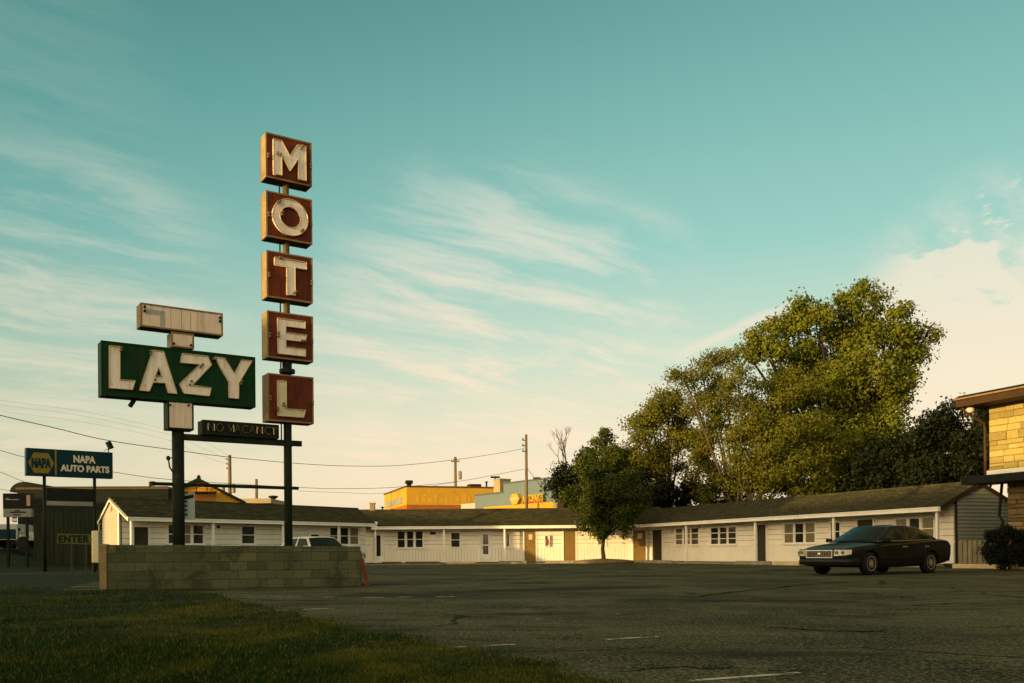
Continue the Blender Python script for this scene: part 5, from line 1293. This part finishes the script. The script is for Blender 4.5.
# dark store at the far left
DB = frame((gx(18, 68), 68, ground_z(gx(18, 68), 68)), (1, 0.07))
ds = thing('dark_store', 'dark green flat roofed store behind the far left signs', 'building', DB)
z1 = onp(DB, 60, 487.5, 0)[1]; x1_ = onp(DB, 168, 489, 0)[0]; x00 = onp(DB, 22, 489, 0)[0]
m = MB(); m.box(0, x1_, 0, 16, -1.5, z1-0.15); m.build('wall', M_store, ds, DB)
m = MB(); m.box(-0.1, x1_+.1, -0.12, 16.1, z1-0.149, z1); m.build('fascia', M_storeedge, ds, DB)
m = MB(); m.box(0.1, x1_-.1, 0.1, 15.9, z1+0.002, z1+0.08); m.build('roof', M_store, ds, DB)
cxx = onp(DB, 28, 486, 0.8)[0]; m = MB(); m.prism([(cxx+1.05*math.cos(a)*1.0, z1-0.3+0.75*math.sin(a)) for a in np.linspace(0, math.pi, 14)], 0.2, 6); m.build('barrel_vent', M_store, ds, DB)
for k in range(3):
    m = MB(); m.box(0.6+k*1.2, 1.5+k*1.2, -0.06, -0.003, 0.4, 2.4); m.build('window', M_glass, ds, DB)
m = MB(); xk = onp(DB, 150, 485, 1)[0]; m.tube([(xk, 1, z1-.2), (xk, 1, z1+.5)], .1, 8); m.build('roof_vent', M_storeedge, ds, DB)

# board fence beyond the lot at the left
fa = Vector((gx(34, 56), 56)); fb_ = Vector((gx(104, 53), 53)); MFe = frame((fa.x, fa.y, 0), fb_-fa); Lfe = (fb_-fa).length
bf = thing('board_fence', 'tall dark green upright board fence behind the entrance sign', 'fence', MFe)
zft = onp(MFe, 70, 511, 0)[1]; n = 34; m = MB()
for i in range(n):
    x = i*Lfe/n; m.box(x+0.006, x+Lfe/n-0.006, -random.uniform(0.0, .02), 0.03, 0.1, zft-random.uniform(0, .07))
m.build('boards', M_fence, bf, MFe)
m = MB(); m.box(0, Lfe, 0.031, 0.09, 0.7, 0.85); m.box(0, Lfe, 0.031, 0.09, zft-0.6, zft-0.45); m.build('rails', M_fence, bf, MFe)
for k in range(5):
    m = MB(); x = k*(Lfe-0.1)/4; m.box(x, x+0.1, 0.091, 0.19, 0, zft+0.05); m.build('post', M_fence, bf, MFe)

# ------------------------------------------------------------------ SIGNS AT THE LEFT
NP0 = Vector((gx(26, 44), 44)); NP1 = Vector((gx(112.5, 46.4), 46.4)); NF = frame((NP0.x, NP0.y, 0), NP1-NP0); NL = (NP1-NP0).length
ns = thing('store_pylon_sign', 'navy blue auto parts pylon sign with yellow hexagon badge on two posts', 'sign', NF)
zt = onp(NF, 68, 450.4, 0)[1]; zb = onp(NF, 68, 477.2, 0)[1]
m = MB(); m.box(0, NL, -0.2, 0.2, zb, zt); cabn = m.build('cabinet', M_navy, ns, NF, bevel=0.02)
xd = onp(NF, 55.7, 465, -0.2)[0]
m = MB(); m.box(xd-0.035, xd+0.035, -0.215, -0.201, zb+.06, zt-.06); m.build('divider', M_gold_d, cabn, NF)
hc = onp(NF, 41.2, 463, -0.21); hx0 = onp(NF, 28.2, 463, -0.21)[0]; hx1 = onp(NF, 54.2, 463, -0.21)[0]; hh = (zt-zb)*0.37; cw = (hx1-hx0)/2
m = MB(); m.prism([(hc[0]-cw, hc[1]), (hc[0]-cw*.55, hc[1]-hh), (hc[0]+cw*.55, hc[1]-hh), (hc[0]+cw, hc[1]), (hc[0]+cw*.55, hc[1]+hh), (hc[0]-cw*.55, hc[1]+hh)], -0.225, -0.203); m.build('badge', M_gold_d, cabn, NF)
def put_text(nm, s, x0, x1, z0, z1, y, mt, par, M, off=0.0, sp=1.0, ext=0.008):
    tm = text_mesh(nm, s, x0, x1, z0, z1, ext, off, sp)
    for v in tm.vertices: v.co.y += y
    return link(nm, tm, mt, par, M)
put_text('badge_lettering', 'NAPA', hc[0]-cw*.76, hc[0]+cw*.76, hc[1]-hh*.5, hc[1]+hh*.5, -0.238, M_navy, cabn, NF, 0.06)
a0 = onp(NF, 73.5, 462.6, -0.21); a1 = onp(NF, 95.5, 456.4, -0.21); put_text('sign_lettering', 'NAPA', a0[0], a1[0], a0[1], a1[1], -0.215, M_cream, cabn, NF, 0.045)
a0 = onp(NF, 60.4, 471.2, -0.21); a1 = onp(NF, 109.2, 466.4, -0.21); put_text('sign_lettering', 'AUTO PARTS', a0[0], a1[0], a0[1], a1[1]-.01, -0.215, M_cream, cabn, NF, 0.045)
for px in (44.3, 94.5):
    x = onp(NF, px, 480, 0)[0]; m = MB(); m.tube([(x, 0, ground_z(NP0.x, NP0.y)-.1), (x, 0, zb+.05)], 0.075, 10); m.build('post', M_dark, ns, NF, smooth=True)
xa = onp(NF, 46.5, 495, 0)[0]; xb = onp(NF, 92.5, 495, 0)[0]
m = MB(); m.box(xa, xb, -0.09, 0.09, onp(NF, 70, 500.8, 0)[1], onp(NF, 70, 488.5, 0)[1]); m.build('reader_board', M_dark, ns, NF)
m = MB(); m.box(xa, xb, -0.10, 0.09, onp(NF, 70, 505.8, 0)[1], onp(NF, 70, 501.6, 0)[1]); m.build('reader_strip', M_dimwhite, ns, NF)
fx, fz = onp(NF, 107.5, 452, 0); m = MB(); m.tube([(fx+.05, 0, zt), (fx+.03, 0, zt+.2)], .025, 6); Mx = Matrix.Translation((fx+.1, 0, zt+.38)) @ Matrix.Rotation(R(-25), 4, 'Y'); m.box(-.10, .10, -.16, .16, -.2, .2, Mx); m.tube([(fx-.2, 0, zt), (fx-.13, 0, zt+.1), (fx, 0, zt+.2)], .012, 5); m.build('floodlight', M_dark, ns, NF)

RB = frame((gx(4.5, 50), 50, 0), (1, 0.08))
rb_ = thing('reader_sign', 'small two panel roadside sign, dark above and white below, at the left edge', 'sign', RB)
x0 = 0.0; x1_ = onp(RB, 32.5, 505, 0)[0]; zt = onp(RB, 18, 493.5, 0)[1]; zm_ = onp(RB, 18, 508.8, 0)[1]; zb = onp(RB, 18, 517.2, 0)[1]
m = MB(); m.box(x0, x1_, -.15, .15, zm_+.003, zt); up = m.build('upper_cabinet', M_dark, rb_, RB, bevel=0.01)
m = MB(); m.box(x0, x1_, -.13, .13, zb, zm_); lp_ = m.build('lower_panel', M_dimwhite, rb_, RB, bevel=0.01)
xq = onp(RB, 29, 500, 0)[0]; m = MB(); m.box(xq-.06, x1_-.05, -.165, -.152, zm_+.15, zt-.1); m.build('pale_end_panel', mat('pinkish_panel', (0.42, 0.28, 0.2), 0.6, 0.2, 4), up, RB)
m = MB(); m.box(x0+.15, x0+.85, -.162, -.152, zt-.37, zt-.31); m.box(x0+.15, x0+.3, -.163, -.152, zt-.37, zt-.25); m.build('faded_strip', M_dimwhite, up, RB)
m = MB(); m.box(x0+.35, x1_-.3, -.142, -.132, zb+.23, zb+.30); m.box(x0+.55, x1_-.55, -.142, -.132, zb+.10, zb+.16); m.box(x0+.6, x1_-.6, -.142, -.132, zb+.32, zb+.37); m.build('dark_strip', M_dark, lp_, RB)
for px in (8, 27):
    x = onp(RB, px, 510, 0)[0]; m = MB(); m.box(x-.06, x+.06, -.06, .06, ground_z(gx(px, 50), 50)-.1, zb+.01); m.build('post', M_dark, rb_, RB)
a = onp(RB, 11, 521, -.1); b = onp(RB, 16.6, 518.3, -.1); m = MB(); m.box(a[0], b[0], -.1, -.06, a[1], b[1]); m.build('price_card', M_white, rb_, RB)
m = MB(); m.box(a[0]+.05, b[0]-.05, -.055, .05, a[1]-.05, zb+.0); m.build('card_hanger', M_dark, rb_, RB)

ES = frame((gx(57, 23.6), 23.6, 0), (1, 0.18))
es = thing('entrance_sign', 'small faded yellow green arrow board reading ENTER on two thin posts', 'sign', ES)
x1_ = onp(ES, 92, 540, 0)[0]; zt = onp(ES, 75, 534, 0)[1]; zb = onp(ES, 75, 544, 0)[1]
m = MB(); m.prism([(0.0, zb+.02), (x1_-.06, zb-.02), (x1_, (zb+zt)/2-.02), (x1_-.04, zt-.01), (0.02, zt+.015)], -0.02, 0.0); eb = m.build('board', M_lime, es, ES)
put_text('lettering', 'ENTER', 0.045, x1_-.06, zb+.035, zt-.03, -0.026, M_dark, eb, ES, 0.05, 1.15, 0.004)
for px in (72, 86):
    x = onp(ES, px, 550, 0.03)[0]; m = MB(); m.box(x-.016, x+.016, 0.001, 0.035, -0.02, zt-.05); m.build('post', mat('olive_post', (0.055, 0.06, 0.02), 0.8, 0.2, 3), es, ES)

UB = frame((gx(92.5, 40.5), 40.5, 0), (1, 0.1))
x1_ = onp(UB, 101, 540, 0)[0]; zt = onp(UB, 96, 529.5, 0)[1]; zb = onp(UB, 96, 563, 0)[1]
ub = thing('fuel_tank', 'white upright tank on short legs beside the left gable wall', 'tank', UB)
m = MB(); m.box(0.02, x1_, -.22, .22, zb, zt-.05); m.build('tank_body', M_dimwhite, ub, UB, bevel=0.06)
m = MB(); m.tube([(x1_*.8, 0, zt-.06), (x1_*.8, 0, zt+.22), (x1_*.95, 0, zt+.26)], .03, 6); m.build('vent_pipe', M_dimwhite, ub, UB)
for sx in (0.06, x1_-.06):
    m = MB(); m.box(sx-.03, sx+.03, -.15, .15, 0, zb+.02); m.build('leg', M_dark, ub, UB)

tree('roadside_hedge', 'low dark hedge behind the white truck at the left edge', pxblobs([(-14+9*i, 541+(i % 2), 8) for i in range(7)], 82, 21, 0.6), (gx(10, 82), 82, 1.3), L_shrub, 14000, 0.18, 21, 0.1, M_bark_d, clump=0.6, cat='hedge', trunk=False)
# white truck on the road at the far left
tx = gx(10, 70); TM = frame((gx(-16, 62), 62, ground_z(gx(0, 62), 62)+0.03), (1, 0.05))
tk = thing('box_truck', 'white work truck with a box body on the road at the left edge', 'truck', TM)
xb1 = onp(TM, 17.5, 535, -1)[0]; xf = onp(TM, 34, 540, -1)[0]; ztb = onp(TM, 10, 524, -1)[1]-TM.translation.z*0; 
ztb = onp(TM, 10, 524, -1)[1]
m = MB(); m.box(0, xb1, -1, 1, .55, ztb); m.build('cargo_box', M_sheet, tk, TM, bevel=0.05)
m = MB(); m.box(0.1, xb1-.1, -1.012, -1.002, ztb-1.0, ztb-.35); m.build('side_panel', M_navy, tk, TM)
xh = xf-1.25
m = MB(); m.prism([(xb1+.02, .5), (xf, .5), (xf, .95), (xf-.12, 1.08), (xh, 1.15), (xh-.45, ztb-.15), (xb1+.02, ztb-.1)], -.9, .9); m.build('cab', M_sheet, tk, TM, bevel=0.05)
m = MB(); m.prism([(xb1+.15, 1.15), (xh-.1, 1.15), (xh-.48, ztb-.27), (xb1+.15, ztb-.25)], -.912, -.902); m.build('side_window', M_glass, tk, TM)
for s in (-1, 1):
    m = MB(); m.box(xf-.02, xf+.03, s*.62-.16, s*.62+.16, .72, .92); m.build('headlight', mat('warm_headlight', (0.8, 0.55, 0.25), 0.2, 0.05, 3), tk, TM)
    for wx in (0.9, xf-.75):
        m = MB(); m.lathe([(0.22, -.12), (0.38, -.12), (0.40, -.06), (0.40, .06), (0.38, .12), (0.22, .12)], (wx, s*.85, .40), 18, 'y'); m.build('wheel', M_dark, tk, TM)
m = MB(); m.box(xf-.05, xf+.12, -.9, .9, .42, .6); m.build('bumper', M_dimwhite, tk, TM, bevel=0.02)

# ------------------------------------------------------------------ UTILITY POLES AND WIRES
def upole(px, d, ytop, label, r=0.13, arm=None, can=None, bits=True):
    b = Vector((gx(px, d), d, 0)); top = at(px, ytop, d); o = thing('utility_pole', label, 'utility pole', b)
    M = Matrix.Translation(b); h = top.z
    m = MB(); m.tube([(0, 0, -.2), (0, 0, h)], r, 10, r*0.72); m.build('pole', M_wood, o, M, smooth=True)
    if arm:
        m = MB(); m.box(-arm, arm, -0.16, -0.05, h-.55, h-.43)
        for s in (-.9, -.4, .4, .9): m.lathe([(0.03, h-.43), (0.05, h-.38), (0.03, h-.28)], (s*arm, -.1, 0), 8)
        m.build('crossarm', M_wood, o, M)
    if can:
        for (dx, dz) in can:
            m = MB(); m.lathe([(0.16, h-dz-.5), (0.2, h-dz-.45), (0.2, h-dz+.3), (0.1, h-dz+.38)], (dx, -.25, 0), 12); m.box(dx-.05, dx+.05, -.2, 0, h-dz-.1, h-dz); m.build('transformer', mat('grey_green_transformer', (0.22, 0.2, 0.13), 0.5, 0.2, 2), o, M)
    if bits:
        m = MB()
        for k in range(3): m.box(-.24, -.05, -.1, -.02, h-.5-k*.45, h-.44-k*.45); m.lathe([(0.05, h-.5-k*.45), (0.06, h-.42-k*.45), (0.03, h-.3-k*.45)], (-.26, -.06, 0), 8)
        m.build('insulator', M_dark, o, M)
    return o
upole(527, 74, 434.5, 'tall bare wooden utility pole rising in front of the blue store', 0.15)
upole(456, 98, 457, 'wooden utility pole behind the yellow building', 0.2, 0.45, ((0.5, 1.9),), False)
upole(230.4, 92, 455, 'wooden utility pole with transformer cans seen between the sign poles', 0.22, None, ((-.6, 3.4), (0.45, 3.3)))
upole(257, 100, 479, 'short wooden pole just right of the pole with transformer cans', 0.2, None, None, False)
lp0 = Vector((gx(495.8, 100), 100, 0)); h_ = at(495.8, 478, 100).z
lo_ = thing('lot_light', 'slim parking lot lamp post above the yellow building roof', 'lamp post', lp0)
m = MB(); m.tube([(0, 0, 0), (0, 0, h_)], .09, 8); m.build('pole', M_dark, lo_, Matrix.Translation(lp0)); m = MB(); m.box(-.5, .5, -.2, .2, h_, h_+.18); m.build('lamp_head', M_dark, lo_, Matrix.Translation(lp0))

def cable(pts, r, label):
    P_ = [at(x, y, d) for (x, y, d) in pts]; out = []
    for i in range(len(P_)-1):                                       # Catmull-Rom through the points
        p0, p1, p2, p3 = P_[max(i-1, 0)], P_[i], P_[i+1], P_[min(i+2, len(P_)-1)]
        for k in range(6):
            t = k/6; out.append(0.5*((2*p1)+(p2-p0)*t+(2*p0-5*p1+4*p2-p3)*t*t+(3*p1-p0-3*p2+p3)*t**3))
    out.append(P_[-1]); m = MB(); m.tube(out, r, 5)
    o = wlink('power_line', m, M_wire); tag(o, label, 'power line', 'overhead wires behind the motel')
cable([(524.5, 448.3, 73.8), (500, 453, 72), (456, 459.6, 68), (399, 465.4, 62), (350, 466, 57), (300, 463.6, 52), (228.5, 457, 47), (176, 450.2, 43), (108, 440.4, 39.5), (53, 427.5, 37), (0, 415.2, 35), (-60, 399, 33)], 0.016, 'heaviest black wire sweeping down from the pole top to the left edge')
cable([(524.5, 469, 73.8), (461, 481, 70), (399, 487, 65), (350, 488.6, 61), (300, 487.5, 58), (173, 479.8, 53), (113, 472, 50.5), (70, 465.5, 49.5), (26, 457.4, 48.5), (0, 450.5, 47.8), (-60, 436, 46)], 0.015, 'second wire running behind the navy pylon sign')
for k, (yl, ym, yr) in enumerate(((400, 425, 448), (404.5, 429.5, 452), (411, 435, 456.5))):
    cable([(230.4, 457+k*4, 91.8), (200, (ym+yr)/2+3+k*3, 88), (165, ym+4, 85), (80, (yl+ym)/2-1.5, 82), (0, yl, 82), (-60, yl-13, 82)], 0.007, ['uppermost', 'middle', 'lowest'][k]+' of the three faint thin wires in the left sky')
cable([(-40, 458, 60), (0, 472, 62), (26, 482.5, 64), (60, 494, 66)], 0.016, 'short wire dropping behind the dark store roof at the left')
cable([(-40, 480, 60), (0, 489, 62), (19, 492.4, 64), (40, 495, 67.9)], 0.014, 'lowest wire at the left edge beside the two panel sign')
cable([(298, 491, 96), (340, 492.5, 97), (386, 493, 98), (456, 482, 98)], 0.016, 'low wire between the sign poles and the yellow building')
cable([(527, 468, 74), (545, 492, 70), (556, 506, 66)], 0.02, 'slack service wire dropping from the tall pole to the motel roof')

# ------------------------------------------------------------------ unseen buildings added left of and behind the view to shade the lot
def add_shade_block(t0, t1, s, depth, h, label, extra=None):
    nv = Vector((SY, -SX)); sv = Vector((SX, SY))*-1
    a = nv*t0 + sv*s; b = nv*t1 + sv*s; L = (b-a).length
    M = frame((a.x, a.y, 0), b-a)
    o = thing('shade_brick_block', label, 'building', M)
    m = MB(); m.box(0, L, 0, depth, 0, h-.6)
    m.build('wall', M_brick, o, M)
    m = MB(); m.box(-.15, L+.15, -.15, depth+.15, h-.6+.002, h); m.build('cornice', M_conc, o, M, bevel=0.03)
    m = MB(); m.box(.2, L-.2, .2, depth-.2, h+.002, h+.05); m.build('roof', M_store, o, M)
    k = 0
    x = 1.5
    while x < L-2.5:
        for z in (1.0, 4.4, 7.6):
            if z+1.8 < h-.8:
                f = MB(); f.box(x-.1, x+1.5, -.06, -.003, z-.12, z); f.box(x-.1, x+1.5, -.06, -.003, z+1.7, z+1.82); f.box(x-.1, x, -.06, -.003, z, z+1.7); f.box(x+1.4, x+1.5, -.06, -.003, z, z+1.7)
                w = f.build('window', M_white, o, M); p = MB(); p.box(x, x+1.4, -.03, -.004, z, z+1.7); p.build('pane', M_glass, w, M)
        x += 4.6
    if extra:
        e0, e1, eh = extra; m = MB(); m.box(e0, e1, 1, depth-1, h+.06, h+eh); m.build('shade_riser', M_brick, o, M)  # raised part added to lengthen the shade on the right wing
    return o
# t is measured square to the sun, so these are what shades the lot
add_shade_block(-34, 41.2, -36, 12, 11.3, 'long unseen brick block added behind the viewer to shade the lot', (63, 75, 2.6))
add_shade_block(47.2, 88, -22, 12, 9.0, 'unseen brick block added to the left of the view for its shade')
